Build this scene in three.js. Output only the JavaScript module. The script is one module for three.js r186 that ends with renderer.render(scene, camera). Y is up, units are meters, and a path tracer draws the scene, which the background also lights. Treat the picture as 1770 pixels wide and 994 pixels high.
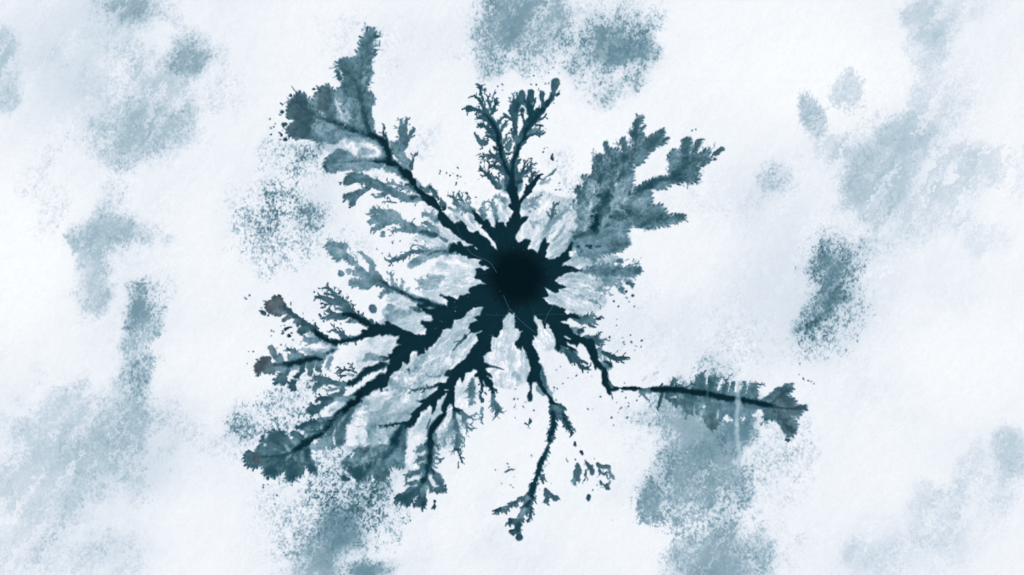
import * as THREE from 'three';

// ------------------------------------------------------------------ camera, sky, sun, exposure
const scene = new THREE.Scene();
const renderer = new THREE.WebGLRenderer({ antialias: true });
renderer.toneMapping = THREE.LinearToneMapping;
renderer.toneMappingExposure = 1.2;
renderer.shadowMap.enabled = true;

// a drone hovering over a frozen lake, looking straight down; x runs east, z runs south, the origin is the middle of the view
const VIEW_W = 35.4, VIEW_H = 19.88, FOV = 36;
const camera = new THREE.PerspectiveCamera(FOV, VIEW_W / VIEW_H, 0.1, 4000);
camera.up.set(0, 0, -1);
camera.position.set(0, VIEW_H / 2 / Math.tan(THREE.MathUtils.degToRad(FOV / 2)), 0);
camera.lookAt(0, 0, 0);

// overcast winter sky: a closed cloud deck, brighter overhead than at the horizon, with a soft bright area round the hidden sun
const SUN = new THREE.Vector3(-0.55, 0.72, -0.42).normalize();
{
  const W = 256, H = 128, d = new Float32Array(W * H * 4);
  for (let j = 0; j < H; j++) for (let i = 0; i < W; i++) {
    const up = ((j + 0.5) / H - 0.5) * Math.PI, round = ((i + 0.5) / W - 0.5) * 2 * Math.PI;
    const y = Math.sin(up), x = Math.cos(round) * Math.cos(up), z = Math.sin(round) * Math.cos(up);
    const c = x * SUN.x + y * SUN.y + z * SUN.z, v = (0.62 + 0.38 * Math.max(0, y)) + 0.3 * Math.exp((c - 1) * 6);
    d.set([v * 0.78, v * 0.80, v * 0.825, 1], (j * W + i) * 4);
  }
  const sky = new THREE.DataTexture(d, W, H, THREE.RGBAFormat, THREE.FloatType);
  sky.mapping = THREE.EquirectangularReflectionMapping; sky.magFilter = THREE.LinearFilter; sky.needsUpdate = true;
  scene.background = sky; scene.environment = sky;
}
const sun = new THREE.DirectionalLight(0xfff6ea, 1.0);
sun.position.copy(SUN).multiplyScalar(60); sun.target.position.set(0, 0, 0);
sun.castShadow = true; sun.shadow.radius = 28; sun.shadow.mapSize.set(2048, 2048);
Object.assign(sun.shadow.camera, { left: -24, right: 24, top: 24, bottom: -24, near: 1, far: 140 });
scene.add(sun, sun.target);

// ------------------------------------------------------------------ noise
const hash = (x, y, s) => { let h = Math.imul(x, 374761393) ^ Math.imul(y, 668265263) ^ Math.imul(s, 974711); h = Math.imul(h ^ (h >>> 13), 1274126177); return ((h ^ (h >>> 16)) >>> 0) / 4294967296; };
function noise(x, y, s) {                                           // smooth value noise, -1 .. 1
  const i = Math.floor(x), j = Math.floor(y), u = x - i, v = y - j, a = u * u * (3 - 2 * u), b = v * v * (3 - 2 * v);
  const p = hash(i, j, s), q = hash(i + 1, j, s), r = hash(i, j + 1, s), t = hash(i + 1, j + 1, s);
  return 2 * (p + (q - p) * a + (r - p) * b + (p - q - r + t) * a * b) - 1;
}
const fbm = (x, y, s, n = 3) => { let v = 0, a = 0.55; for (let k = 0; k < n; k++, a *= 0.5) { v += a * noise(x, y, s + k * 17); x = x * 2.03 + 5.1; y = y * 2.03 + 1.7; } return v; };
let seed = 20240;
const rnd = () => { seed = (Math.imul(seed, 1664525) + 1013904223) >>> 0; return seed / 4294967296; };
const step = (a, b, x) => { const t = Math.min(1, Math.max(0, (x - a) / (b - a))); return t * t * (3 - 2 * t); };
const lerp = (a, b, t) => a + (b - a) * t;

// ------------------------------------------------------------------ the lake surveyed on a 2.5 cm grid (survey centimetres: x to the east, y to the south, from the north-west corner of the view)
const CELL = 2.5, X0 = -85, Y0 = -85, NX = 1485, NY = 864, N = NX * NY;
const wetness = new Float32Array(N), rust = new Float32Array(N), owner = new Int16Array(N);   // wetness: 1 dry snow .. 0 open water; rust: humic brown stain
const bendX = new Float32Array(N), bendY = new Float32Array(N), ray = new Float32Array(N), fleck = new Float32Array(N), bump = new Float32Array(N), wisp = new Float32Array(N), comb = new Float32Array(N), drift = [new Float32Array(N), new Float32Array(N)], WIND = [0.52, -0.85];   // the wind blew towards the upper right
const STAR = new Set(['hole', 'pool', 'n', 'nnw', 'wnw', 'nw', 'w', 'wsw', 'wswb', 'wswc', 'wswd', 'wswl', 'swl', 'swp', 'ssw', 'sse', 's', 'se', 'se_leaf', 'ese', 'e', 'ne', 'nne']);
const owners = [null], ownerId = {};
const idOf = (name) => ownerId[name] ?? (owners.push(name), ownerId[name] = owners.length - 1);
const turnOf = (dx, dy) => (Math.atan2(dy, dx) - 1.05 + 4 * Math.PI) % (2 * Math.PI);   // the seam runs through clean snow
const HX = 1786, HY = 958;                                          // the middle of the open hole
for (let j = 0, k = 0; j < NY; j++) for (let i = 0; i < NX; i++, k++) {
  const x = X0 + i * CELL, y = Y0 + j * CELL;
  bendX[k] = 0.6 * noise(x / 17, y / 17, 1) + 0.5 * noise(x / 6.5, y / 6.5, 2);
  bendY[k] = 0.6 * noise(x / 17, y / 17, 3) + 0.5 * noise(x / 6.5, y / 6.5, 4);
  bump[k] = 0.55 - 1.7 * Math.abs(noise(x / 15, y / 15, 11)) + 0.4 - 1.1 * Math.abs(noise(x / 7, y / 7, 12));      // rounded melt lobes with sharp notches between them
  const dx = x - HX, dy = y - HY, r = Math.hypot(dx, dy), a = turnOf(dx, dy);
  ray[k] = 0.6 * noise(a * 26 + 40, r / 95, 5) + 0.4 * noise(x / 21, y / 21, 6);          // melt water runs outward from the hole and leaves streaks along its way
  fleck[k] = 0.6 * noise(x / 4.2, y / 5, 8) + 0.42 * noise(x / 7.5, y / 9, 9) + 0.3 * noise(x / 21, y / 21, 13);     // crusty snow grains
  const along = (x * WIND[0] + y * WIND[1]) + 40 * bendX[k], across = (x * WIND[1] - y * WIND[0]) + 24 * bendY[k];
  wisp[k] = 0.5 * noise(along / 150, across / 70, 61) + 0.3 * noise(along / 75, across / 26, 62) + 0.22 * noise(along / 38, across / 11, 63);
  drift[0][k] = 48 * noise(x / 130, y / 130, 71) + 20 * noise(x / 52, y / 52, 72); drift[1][k] = 48 * noise(x / 130, y / 130, 73) + 20 * noise(x / 52, y / 52, 74);
  comb[k] = 0.6 * noise(along / 130, across / 15, 75) + 0.5 * noise(along / 70, across / 6.5, 76);                 // scratches the wind left in thin snow
  const cloud = fbm(along / 620 + 3, across / 330, 64, 3) + 0.3 * wisp[k];
  wetness[k] = 0.952 - 0.062 * step(-0.1, 0.75, cloud) + 0.02 * step(0.1, 0.8, -cloud) + (0.006 + 0.022 * step(0.05, 0.7, cloud)) * fleck[k];
}

// one sheet of material with its outline: mixes its wetness into the grid where the signed distance is positive
function lay(name, wet, soft, rag, mottle, opt, box, sdf) {
  const id = idOf(name), op = opt.op ?? 1, warm = opt.warm ?? 0, m = soft + rag * 1.3 + 4;
  const i0 = Math.max(0, Math.floor((box[0] - m - X0) / CELL)), i1 = Math.min(NX - 1, Math.ceil((box[2] + m - X0) / CELL));
  const j0 = Math.max(0, Math.floor((box[1] - m - Y0) / CELL)), j1 = Math.min(NY - 1, Math.ceil((box[3] + m - Y0) / CELL));
  for (let j = j0; j <= j1; j++) for (let i = i0, k = j * NX + i0; i <= i1; i++, k++) {
    const d = sdf(X0 + i * CELL + bendX[k] * rag, Y0 + j * CELL + bendY[k] * rag) + 0.62 * rag * bump[k];
    if (d <= -soft) continue;
    const a = step(-soft, soft, d) * op;
    wetness[k] = lerp(wetness[k], wet + mottle * (ray[k] + 0.35 * fleck[k]), a);
    rust[k] = lerp(rust[k], warm, a);
    if (a > 0.3 || (owner[k] === 0 && a > 0.08)) owner[k] = id;
  }
}
function pool(name, wet, soft, rag, mottle, opt, p) {               // a closed outline
  const n = p.length / 2; let x0 = 1e9, y0 = 1e9, x1 = -1e9, y1 = -1e9;
  for (let i = 0; i < n; i++) { x0 = Math.min(x0, p[2 * i]); x1 = Math.max(x1, p[2 * i]); y0 = Math.min(y0, p[2 * i + 1]); y1 = Math.max(y1, p[2 * i + 1]); }
  lay(name, wet, soft, rag, mottle, opt, [x0, y0, x1, y1], (x, y) => {
    let best = 1e9, inside = false;
    for (let i = 0, k = n - 1; i < n; k = i++) {
      const ax = p[2 * k], ay = p[2 * k + 1], ex = p[2 * i] - ax, ey = p[2 * i + 1] - ay, px = x - ax, py = y - ay;
      const t = Math.min(1, Math.max(0, (px * ex + py * ey) / (ex * ex + ey * ey || 1))), qx = px - ex * t, qy = py - ey * t, q = qx * qx + qy * qy;
      if (q < best) best = q;
      if ((ay > y) !== (p[2 * i + 1] > y) && x < ax + (ex * (y - ay)) / ey) inside = !inside;
    }
    return inside ? Math.sqrt(best) : -Math.sqrt(best);
  });
  if (STAR.has(name) && wet > 0.2 && wet < 0.6 && (opt.op ?? 1) === 1) barbs(name, Math.max(0.26, wet - 0.05), name === 'w' || opt.warm ? 0.5 : 1, { warm: opt.warm }, p);
}
// melt water creeps outward from every slush outline in small rounded tongues
function barbs(name, wet, size, opt, p) {
  const n = p.length / 2; let area = 0, way = 0;
  for (let i = 0, k = n - 1; i < n; k = i++) area += p[2 * k] * p[2 * i + 1] - p[2 * i] * p[2 * k + 1];
  const out = area > 0 ? 1 : -1;
  for (let i = 0, k = n - 1; i < n; k = i++) {
    const ex = p[2 * i] - p[2 * k], ey = p[2 * i + 1] - p[2 * k + 1], len = Math.hypot(ex, ey) || 1;
    for (way -= len; way < 0; way += 9 + 10 * rnd()) {
      const t = Math.min(1, Math.max(0, 1 + way / len)), x = p[2 * k] + ex * t, y = p[2 * k + 1] + ey * t, rx = x - HX, ry = y - HY, rr = Math.hypot(rx, ry);
      let vx = (out * ey) / len, vy = (-out * ex) / len;
      if (vx * rx + vy * ry < -0.35 * rr) continue;
      vx += 0.8 * (rx / rr) + 0.7 * (rnd() - 0.5); vy += 0.8 * (ry / rr) + 0.7 * (rnd() - 0.5);
      const l = Math.hypot(vx, vy) || 1, reach = size * (2.5 + 9 * rnd() * rnd()), w = 1.5 + 2 * rnd();
      vein(name, wet + 0.05 * (rnd() - 0.3), 1.6, 1.6, 0.03, { ...opt, twig: 0 }, [x - (vx / l) * 3, y - (vy / l) * 3, w + 1, x + (vx / l) * reach * 0.6, y + (vy / l) * reach * 0.6, w, x + (vx / l) * reach + rnd() * 2, y + (vy / l) * reach + rnd() * 2, w * 0.6]);
    }
  }
}
function vein(name, wet, soft, rag, mottle, opt, p) {               // a running line: x, y, half width, ...
  const q = [], n = p.length / 3;
  if (n === 1) q.push(p.slice(), [p[0] + 0.5, p[1], p[2]]);
  else for (let i = 0; i < n - 1; i++) {
    const at = (k) => { const c = Math.min(n - 1, Math.max(0, k)); return p.slice(3 * c, 3 * c + 3); }, a = at(i - 1), b = at(i), c = at(i + 1), e = at(i + 2);
    const cuts = Math.max(2, Math.ceil(Math.hypot(c[0] - b[0], c[1] - b[1]) / 14));
    for (let s = 0; s < cuts + (i === n - 2 ? 1 : 0); s++) {
      const t = s / cuts, t2 = t * t, t3 = t2 * t;
      q.push([0, 1, 2].map((d) => 0.5 * (2 * b[d] + (c[d] - a[d]) * t + (2 * a[d] - 5 * b[d] + 4 * c[d] - e[d]) * t2 + (3 * b[d] - a[d] - 3 * c[d] + e[d]) * t3)));
    }
  }
  const lines = [q];
  if (opt.twig) twigs(q, opt.twig, lines, 2);
  for (const [n2, l] of lines.entries()) {
    if (n2 === 1) { soft *= 0.62; rag *= 0.6; }
    const w = Math.max(...l.map((v) => v[2]));
    for (let s = 0; s < l.length - 1; s += 6) {                     // short runs keep the boxes small
      const run = l.slice(s, s + 7), xs = run.map((v) => v[0]), ys = run.map((v) => v[1]);
      lay(name, wet, soft, rag, mottle, opt, [Math.min(...xs) - w, Math.min(...ys) - w, Math.max(...xs) + w, Math.max(...ys) + w], (x, y) => {
        let best = -1e9;
        for (let i = 0; i < run.length - 1; i++) {
          const [ax, ay, aw] = run[i], ex = run[i + 1][0] - ax, ey = run[i + 1][1] - ay, px = x - ax, py = y - ay;
          const t = Math.min(1, Math.max(0, (px * ex + py * ey) / (ex * ex + ey * ey || 1)));
          const d = Math.max(0.6, aw + (run[i + 1][2] - aw) * t) - Math.hypot(px - ex * t, py - ey * t);
          if (d > best) best = d;
        }
        return best;
      });
    }
  }
}
function twigs(q, size, lines, depth) {                             // short side fingers of melt water, forking once
  let way = 0, side = rnd() < 0.5 ? 1 : -1;
  for (let i = 1; i < q.length; i++) {
    const dx = q[i][0] - q[i - 1][0], dy = q[i][1] - q[i - 1][1], len = Math.hypot(dx, dy) || 1;
    way += len;
    if (way < (depth === 2 ? 7 : 5) * (0.7 + 0.6 * rnd())) continue;
    way = 0; side = -side;
    const turn = side * (0.55 + 0.5 * rnd()), a = Math.atan2(dy, dx) + turn, reach = (depth === 2 ? 18 : 9) * size * (0.45 + 0.9 * rnd()) + q[i][2] * 0.9;
    const t = [], bend = -side * 0.25 * rnd();
    for (let s = 0; s <= 4; s++) { const b = a + (bend * s) / 4; t.push([q[i][0] + Math.cos(b) * reach * (s / 4), q[i][1] + Math.sin(b) * reach * (s / 4), lerp(depth === 2 ? 2.3 : 1.6, 0.9, s / 4)]); }
    lines.push(t);
    if (depth > 1 && size > 0.35) twigs(t, size, lines, depth - 1);
  }
}
// wind has thinned the snow here: a smooth wet middle that breaks up into flecks towards its rim
function thin(name, wet, x, y, rx, ry, turn, opt = {}) {
  const id = idOf(name), c = Math.cos((turn * Math.PI) / 180), s = Math.sin((turn * Math.PI) / 180), R = Math.max(rx, ry) * 2.7, core = opt.core ?? 1, flecks = opt.flecks ?? 1, hazy = (opt.bite ?? 1) < 0.36, loose = Math.min(1, Math.max(rx, ry) / 190);
  const i0 = Math.max(0, Math.floor((x - R - X0) / CELL)), i1 = Math.min(NX - 1, Math.ceil((x + R - X0) / CELL)), j0 = Math.max(0, Math.floor((y - R - Y0) / CELL)), j1 = Math.min(NY - 1, Math.ceil((y + R - Y0) / CELL));
  for (let j = j0; j <= j1; j++) for (let i = i0, k = j * NX + i0; i <= i1; i++, k++) {
    const gx = X0 + i * CELL, gy = Y0 + j * CELL;
    if (Math.abs(gx - x) + Math.abs(gy - y) > R * 1.5) continue;
    const dx = gx - x + loose * drift[0][k], dy = gy - y + loose * drift[1][k], u = (dx * c + dy * s) / rx, v = (dy * c - dx * s) / ry, r = Math.hypot(u, v);
    if (r > 2.7) continue;
    const low = 0.75 * wisp[k] + 0.3 * noise(gx / 60, gy / 60, 21);
    const D = (1 - step(0.2, 1.95, r + 0.9 * low)) * Math.min(1, 1 + 0.4 * wisp[k]);                  // how much of the snow is gone: 1 in the middle, 0 where it is whole again
    if (D <= 0.003) continue;
    const depth = D * (0.4 + 0.6 * core), E = depth + (opt.bite ?? 0.38) * flecks * (fleck[k] - 0.08) * Math.min(1, 5 * depth * (1 - depth));
    const a = Math.max(step(hazy ? 0 : 0.1, hazy ? 1.2 : 1.02, E), 0.3 * step(0, 0.8, D) * core), film = step(0.4, 0.9, depth);
    const target = wet + (opt.mottle ?? 0.09) * (0.6 * low + 0.3 * fleck[k] + 0.55 * comb[k] + 0.9 * step(0.1, 0.6, comb[k] + 0.5 * wisp[k])) - (1 - film) * (opt.dark ?? 0.06);
    const now = Math.min(wetness[k], lerp(wetness[k], target, a));
    if (now < wetness[k] && a > 0.2) owner[k] = id;
    wetness[k] = now;
  }
}

// a veil of dusty grey snow without an outline of its own
function veil(x, y, rx, ry, turn, much) {
  const c = Math.cos((turn * Math.PI) / 180), s = Math.sin((turn * Math.PI) / 180), R = Math.max(rx, ry) * 1.6;
  for (let j = Math.max(0, Math.floor((y - R - Y0) / CELL)); j <= Math.min(NY - 1, Math.ceil((y + R - Y0) / CELL)); j++) for (let i = Math.max(0, Math.floor((x - R - X0) / CELL)), k = j * NX + i; i <= Math.min(NX - 1, Math.ceil((x + R - X0) / CELL)); i++, k++) {
    const dx = X0 + i * CELL - x, dy = Y0 + j * CELL - y, q = Math.hypot((dx * c + dy * s) / rx, (dy * c - dx * s) / ry), a = 1 - step(0.1, 1.35, q + 0.6 * wisp[k]);
    if (a > 0) wetness[k] -= a * much * (0.75 + 0.9 * wisp[k] + 0.75 * fleck[k]);
  }
}

// ------------------------------------------------------------------ where the snow is thin (surveyed before the star, which cuts through)
const PATCHES = {};
function patch(name, label, all, ...areas) { PATCHES[name] = label; for (const [wet, x, y, rx, ry, turn = 0, opt = {}] of areas) thin(name, wet, x, y, rx, ry, turn, { ...all, ...opt }); }
patch('p_corner', 'dark grey thin-snow patch cut off by the top edge, far left', { bite: .30 }, [0.63, 466, 8, 100, 90, 10], [0.83, 420, 120, 90, 90, 40, { core: 0.3 }]);
patch('p_mitten', 'small mitten-shaped grey patch below the dark one at the top left edge', { bite: .30 }, [0.63, 672, 186, 72, 62, -20], [0.87, 640, 130, 40, 50, 0, { core: 0.3 }]);
patch('p_cloud', 'wide soft blue-grey patch in the upper left, left of the star\'s lobed arm', { bite: .28 }, [0.73, 490, 448, 150, 84, -5], [0.79, 560, 310, 90, 90, 60], [0.88, 380, 330, 130, 120, 30, { core: 0.2 }]);
patch('p_edge', 'pale grey patch cut off by the left edge, near the top', { bite: .25 }, [0.75, 6, 220, 60, 130, 0], [0.87, 140, 180, 100, 80, 0, { core: 0.1 }]);
patch('p_ladder', 'grey patch shaped like a hook at the left, halfway down', { bite: .32 }, [0.72, 345, 860, 78, 130, 12], [0.74, 420, 802, 110, 34, 0], [0.78, 310, 940, 60, 100, 0]);
patch('p_stripe', 'narrow blue-grey streak of thin snow to the right of the hook-shaped patch', {}, [0.61, 486, 1090, 54, 110, 4, { dark: 0.12 }], [0.69, 470, 1200, 48, 90, 12], [0.67, 500, 1290, 40, 80, 10, { core: 0.6, dark: 0.14 }], [0.83, 540, 1010, 60, 70, 0, { core: 0, dark: 0.2 }]);
patch('p_large', 'large pale grey patch in the lower left corner region', { bite: .28 }, [0.81, 270, 1560, 230, 170, -35, { dark: 0.1 }], [0.77, 400, 1490, 110, 70, -30], [0.77, 340, 1600, 90, 60, -20], [0.85, 150, 1680, 120, 110, 0], [0.87, 440, 1370, 80, 60, -30], [0.85, 450, 1510, 80, 110, 20, { core: 0.2, dark: 0.12 }]);
patch('p_low', 'faint grey mottled patch at the bottom edge, far left', { bite: .30 }, [0.87, 310, 1950, 140, 110, -20, { core: 0.4 }], [0.85, 390, 1880, 60, 40, -30, { core: 0.2, dark: 0.12 }], [0.88, 40, 1860, 90, 160, 0, { core: 0.6 }]);
patch('p_top', 'broad streaky grey patch at the top edge above the forked arm', {}, [0.63, 1800, 70, 88, 120, 5], [0.68, 1915, 90, 60, 110, 10, { core: 0.8 }], [0.72, 1700, 120, 70, 110, 0, { core: 0.7, dark: 0.14 }], [0.76, 1760, 225, 160, 42, 8, { core: 0.1, dark: 0.26 }], [0.84, 2060, 60, 120, 90, 0, { core: 0.2, dark: 0.1 }]);
patch('p_oval', 'compact dark grey oval patch near the top, right of the forked arm', {}, [0.56, 2122, 182, 112, 116, 12, { dark: 0.1 }], [0.6, 2225, 165, 52, 50, 0, { core: 0.8, dark: 0.12 }], [0.80, 2190, 100, 130, 110, 0, { core: 0.1, dark: 0.16 }]);
patch('p_right_top', 'small grey smudge at the top edge, upper right', { bite: .18 }, [0.78, 3206, 68, 80, 62, 20], [0.88, 3200, 170, 70, 60, 0, { core: 0.5 }], [0.88, 3330, 20, 90, 40, 0, { core: 0.5 }]);
patch('p_hook', 'curved grey smear at the right, left end of the big pale patch', { bite: .28 }, [0.71, 2810, 444, 40, 96, -18, { dark: 0.08 }], [0.83, 2930, 320, 64, 62, 0, { core: 0.7 }], [0.85, 2880, 540, 110, 60, 30, { core: 0.5 }]);
patch('p_big_right', 'big cloudy blue-grey patch filling the upper right', { bite: .20 }, [0.81, 3060, 600, 120, 170, 5], [0.77, 3000, 690, 70, 80, 0], [0.79, 3140, 470, 110, 70, -35], [0.85, 3300, 590, 170, 80, 10], [0.87, 3240, 700, 170, 110, 0, { core: 0.6 }], [0.88, 3220, 330, 90, 120, 0, { core: 0.5 }], [0.87, 3390, 830, 70, 60, 0, { core: 0.7 }]);
patch('p_boat', 'dark boat-shaped slanting grey patch right of the star', { bite: .36 }, [0.53, 2836, 1010, 62, 165, 27, { dark: 0.1 }], [0.62, 2840, 1150, 100, 90, 0, { core: 0.1, dark: 0.3 }], [0.66, 2920, 1070, 90, 90, 0, { core: 0.1, dark: 0.24 }], [0.84, 2940, 860, 110, 60, 0, { core: 0.3 }]);
patch('p_pebbles', 'small faint speckled patch right of the smoky plume', {}, [0.80, 2660, 620, 60, 46, 0, { core: 0.4, dark: 0.12 }], [0.84, 2580, 690, 60, 50, 0, { core: 0.1 }]);
patch('p_under_leaf', 'ragged blue-grey thin-snow field under the leaf-shaped end', {}, [0.63, 2390, 1500, 130, 170, 18, { dark: 0.12, mottle: 0.06 }], [0.51, 2560, 1480, 60, 110, 8, { dark: 0.1 }], [0.63, 2500, 1620, 80, 120, 10, { dark: 0.1, mottle: 0.06 }], [0.57, 2250, 1732, 52, 66, -10, { dark: 0.12 }], [0.63, 2380, 1690, 130, 110, 0, { core: 0.7, dark: 0.14, mottle: 0.06 }], [0.79, 2680, 1600, 130, 150, 30, { core: 0, dark: 0.22 }], [0.77, 2380, 1790, 240, 60, 0, { core: 0.1, dark: 0.2 }]);
patch('p_bottom_right', 'smooth grey patch at the bottom edge below the ragged field', { bite: .35 }, [0.60, 2496, 1950, 140, 110, 0, { dark: 0.08 }], [0.70, 2560, 1850, 120, 60, 0, { core: 0.4, dark: 0.12 }]);
patch('p_peppered', 'peppery dark speckled patch left of the oak-leaf arm', { bite: .5 }, [0.40, 850, 1465, 62, 60, 20, { core: 0.45, dark: 0.02 }], [0.62, 970, 1400, 120, 60, -25, { core: 0, dark: 0.24 }], [0.60, 1000, 1470, 90, 50, -20, { core: 0, dark: 0.3 }]);
patch('p_crumbs', 'coarse crumbly speckled snow below the blotchy plume', { bite: .5 }, [0.40, 1240, 1690, 110, 110, 10, { core: 0.35, dark: 0.04, mottle: 0.08 }], [0.54, 1160, 1640, 120, 120, 0, { core: 0, dark: 0.2 }], [0.60, 1290, 1780, 90, 110, 20, { core: 0, dark: 0.26 }], [0.66, 1030, 1820, 110, 120, 0, { core: 0, dark: 0.14 }]);
patch('p_brush', 'streaked grey brush-stroke patch at the bottom, left of centre', { bite: .30 }, [0.50, 1180, 1840, 76, 110, 28, { dark: 0.1, mottle: 0.07 }], [0.62, 1110, 1930, 70, 80, 40], [0.66, 1090, 1990, 90, 40, 0]);
patch('p_bottom_edge', 'small dark speckled patch at the bottom edge below the crumbly snow', {}, [0.56, 1285, 1962, 90, 36, -8, { dark: 0.14 }]);
patch('p_pepper_left', 'blue peppered patch of specks left of the star below its upper lobes', { bite: .55 }, [0.46, 926, 774, 40, 36, 0, { core: 0.4, dark: 0.02 }], [0.76, 1000, 770, 190, 130, 0, { core: 0, dark: 0.2, bite: 0.42 }], [0.56, 1090, 750, 50, 46, 0, { core: 0.5, dark: 0.1 }], [0.74, 960, 690, 80, 60, 0, { core: 0, dark: 0.3 }], [0.78, 940, 830, 140, 90, 0, { core: 0, dark: 0.2 }]);
patch('p_under_lobes', 'speckled blue-grey rim under the two upper left lobes', {}, [0.50, 1020, 520, 80, 40, 15, { core: 0.25, dark: 0.04 }], [0.64, 1060, 545, 130, 70, 0, { core: 0, dark: 0.24 }]);
patch('p_right_edge', 'faint grey smudge close to the right edge, lower half', { bite: .15 }, [0.77, 3496, 1562, 56, 62, 0], [0.87, 3400, 1640, 110, 90, 0, { core: 0.3 }]);
patch('p_dim', 'very faint grey cloud at the bottom right', { bite: .15 }, [0.85, 3010, 1940, 130, 70, 0, { core: 0.6 }], [0.86, 3260, 1800, 140, 110, 0, { core: 0.4 }]);
for (const v of [[400, 260, 460, 400, 0, 0.05], [440, 960, 220, 620, 5, 0.045], [340, 1640, 460, 340, -30, 0.05], [260, 1920, 380, 120, -10, 0.05], [3060, 460, 420, 520, 25, 0.05], [2830, 1060, 230, 330, 27, 0.055], [3120, 1880, 520, 200, -15, 0.05], [1920, 120, 480, 230, 0, 0.05], [1400, 120, 300, 180, 0, 0.03], [960, 680, 270, 240, 0, 0.04], [1020, 1780, 320, 280, 20, 0.045], [2400, 1200, 300, 160, 0, 0.03], [2480, 640, 300, 160, 0, 0.03], [3420, 1600, 260, 220, 0, 0.04], [2700, 1620, 220, 260, 0, 0.04]]) veil(...v);
// fresh dry snow, whiter than the rest
for (const [x, y, rx, ry, w] of [[2840, 260, 380, 230, 0.985], [60, 900, 230, 330, 0.985], [3300, 1230, 380, 260, 0.97], [3480, 560, 90, 300, 0.965], [1480, 500, 260, 160, 0.955], [2150, 1850, 330, 150, 0.955], [1900, 1560, 260, 200, 0.955], [760, 1250, 260, 130, 0.96], [1350, 620, 200, 120, 0.955], [700, 1800, 260, 120, 0.95]])
  for (let j = 0, k = 0; j < NY; j++) for (let i = 0; i < NX; i++, k++) { const gx = X0 + i * CELL - x, gy = Y0 + j * CELL - y, a = 1 - step(0.2, 1.3, Math.hypot(gx / rx, gy / ry) + 0.35 * ray[k] * 0.3 + 0.25 * bendX[k] * 0.4); if (a > 0 && owner[k] === 0) wetness[k] = lerp(wetness[k], w + 0.006 * fleck[k], a); }
// loose flecks where no one patch holds together
for (const [wet, x, y, rx, ry, dark] of [[0.8, 160, 640, 70, 130, 0.06], [0.8, 1460, 480, 90, 60, 0.08], [0.76, 2060, 700, 110, 70, 0.1], [0.76, 1990, 640, 90, 50, 0.12], [0.74, 1940, 560, 60, 60, 0.14], [0.86, 2480, 700, 220, 90, 0.03], [0.87, 2300, 1130, 140, 110, 0.03], [0.85, 2130, 1200, 60, 60, 0.06], [0.84, 2600, 1180, 160, 120, 0.08], [0.8, 700, 1540, 190, 70, 0.08], [0.8, 1010, 1800, 140, 120, 0.06], [0.82, 1350, 1610, 120, 70, 0.14], [0.82, 2240, 1480, 120, 90, 0.04], [0.8, 700, 330, 150, 90, 0.04], [0.84, 1230, 160, 140, 110, 0.03], [0.82, 1200, 860, 130, 60, 0.06], [0.8, 1250, 600, 100, 60, 0.07]]) thin('specks', wet, x, y, rx, ry, 0, { core: 0, dark });

// ------------------------------------------------------------------ the melt star: pools and veins, surveyed arm by arm
pool('w',.8,8,6,.05,{},[1444,984,1476,956,1488,932,1520,896,1550,880,1600,872,1676,896,1690,932,1656,956,1680,984,1630,1024,1600,1032,1560,1024,1532,1040,1544,1064,1490,1070,1460,1040,1470,1016]);
pool('wsw',.79,6,5,.06,{},[1328,1096,1320,1076,1352,1056,1400,1048,1444,1052,1476,1080,1496,1106,1476,1120,1476,1152,1432,1160,1392,1140,1352,1130,1328,1124,1304,1120]);
pool('wsw',.86,6,6,.06,{},[1280,1170,1320,1156,1380,1160,1392,1200,1360,1220,1344,1244,1310,1280,1280,1300,1240,1280,1236,1240,1250,1200]);
pool('swp',.76,12,6,.07,{},[1672,1060,1624,1080,1566,1112,1564,1132,1528,1144,1504,1180,1472,1212,1448,1204,1428,1224,1412,1244,1384,1272,1352,1300,1328,1344,1296,1360,1264,1384,1232,1416,1208,1452,1196,1500,1200,1550,1280,1556,1364,1544,1412,1480,1444,1432,1472,1400,1516,1352,1552,1292,1608,1240,1644,1180,1668,1120,1676,1080]);
pool('swp',.66,18,6,.08,{op:.8},[1256,1380,1300,1400,1340,1412,1380,1424,1400,1456,1380,1496,1320,1532,1280,1544,1252,1504,1232,1460,1236,1412]);
pool('ssw',.78,10,6,.06,{},[1488,1424,1520,1400,1540,1368,1556,1376,1572,1400,1592,1424,1612,1460,1600,1520,1580,1550,1540,1544,1512,1540,1488,1528,1452,1540,1424,1520,1432,1480,1460,1440]);
pool('ssw',.86,10,6,.06,{},[1572,1310,1600,1320,1630,1300,1648,1280,1644,1320,1652,1380,1620,1400,1584,1424,1568,1380]);
pool('ssw',.82,8,6,.05,{},[1430,1490,1470,1504,1476,1580,1484,1660,1450,1670,1430,1600,1410,1580]);
pool('s',.8,6,4,.05,{},[1760,1076,1780,1082,1784,1136,1810,1150,1800,1170,1780,1192,1786,1204,1808,1200,1824,1224,1832,1256,1828,1296,1816,1324,1760,1344,1712,1336,1684,1310,1672,1280,1668,1232,1692,1216,1696,1160,1724,1150,1728,1110]);
pool('s',.83,6,4,.05,{},[1842,1086,1870,1104,1884,1140,1894,1124,1916,1160,1924,1196,1900,1212,1872,1212,1848,1196,1834,1172,1844,1148]);
pool('ese',.77,6,4,.05,{},[1876,1024,1896,1010,1924,1008,1950,996,2000,1000,2060,1010,2090,1024,2100,1048,2060,1076,2000,1096,1970,1084,1950,1064,1916,1056,1890,1044]);
pool('e',.7,8,5,.06,{},[1936,920,1968,900,1976,880,2008,860,2060,864,2112,872,2140,884,2124,920,2080,932,2040,940,2000,924,1960,924]);
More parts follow.
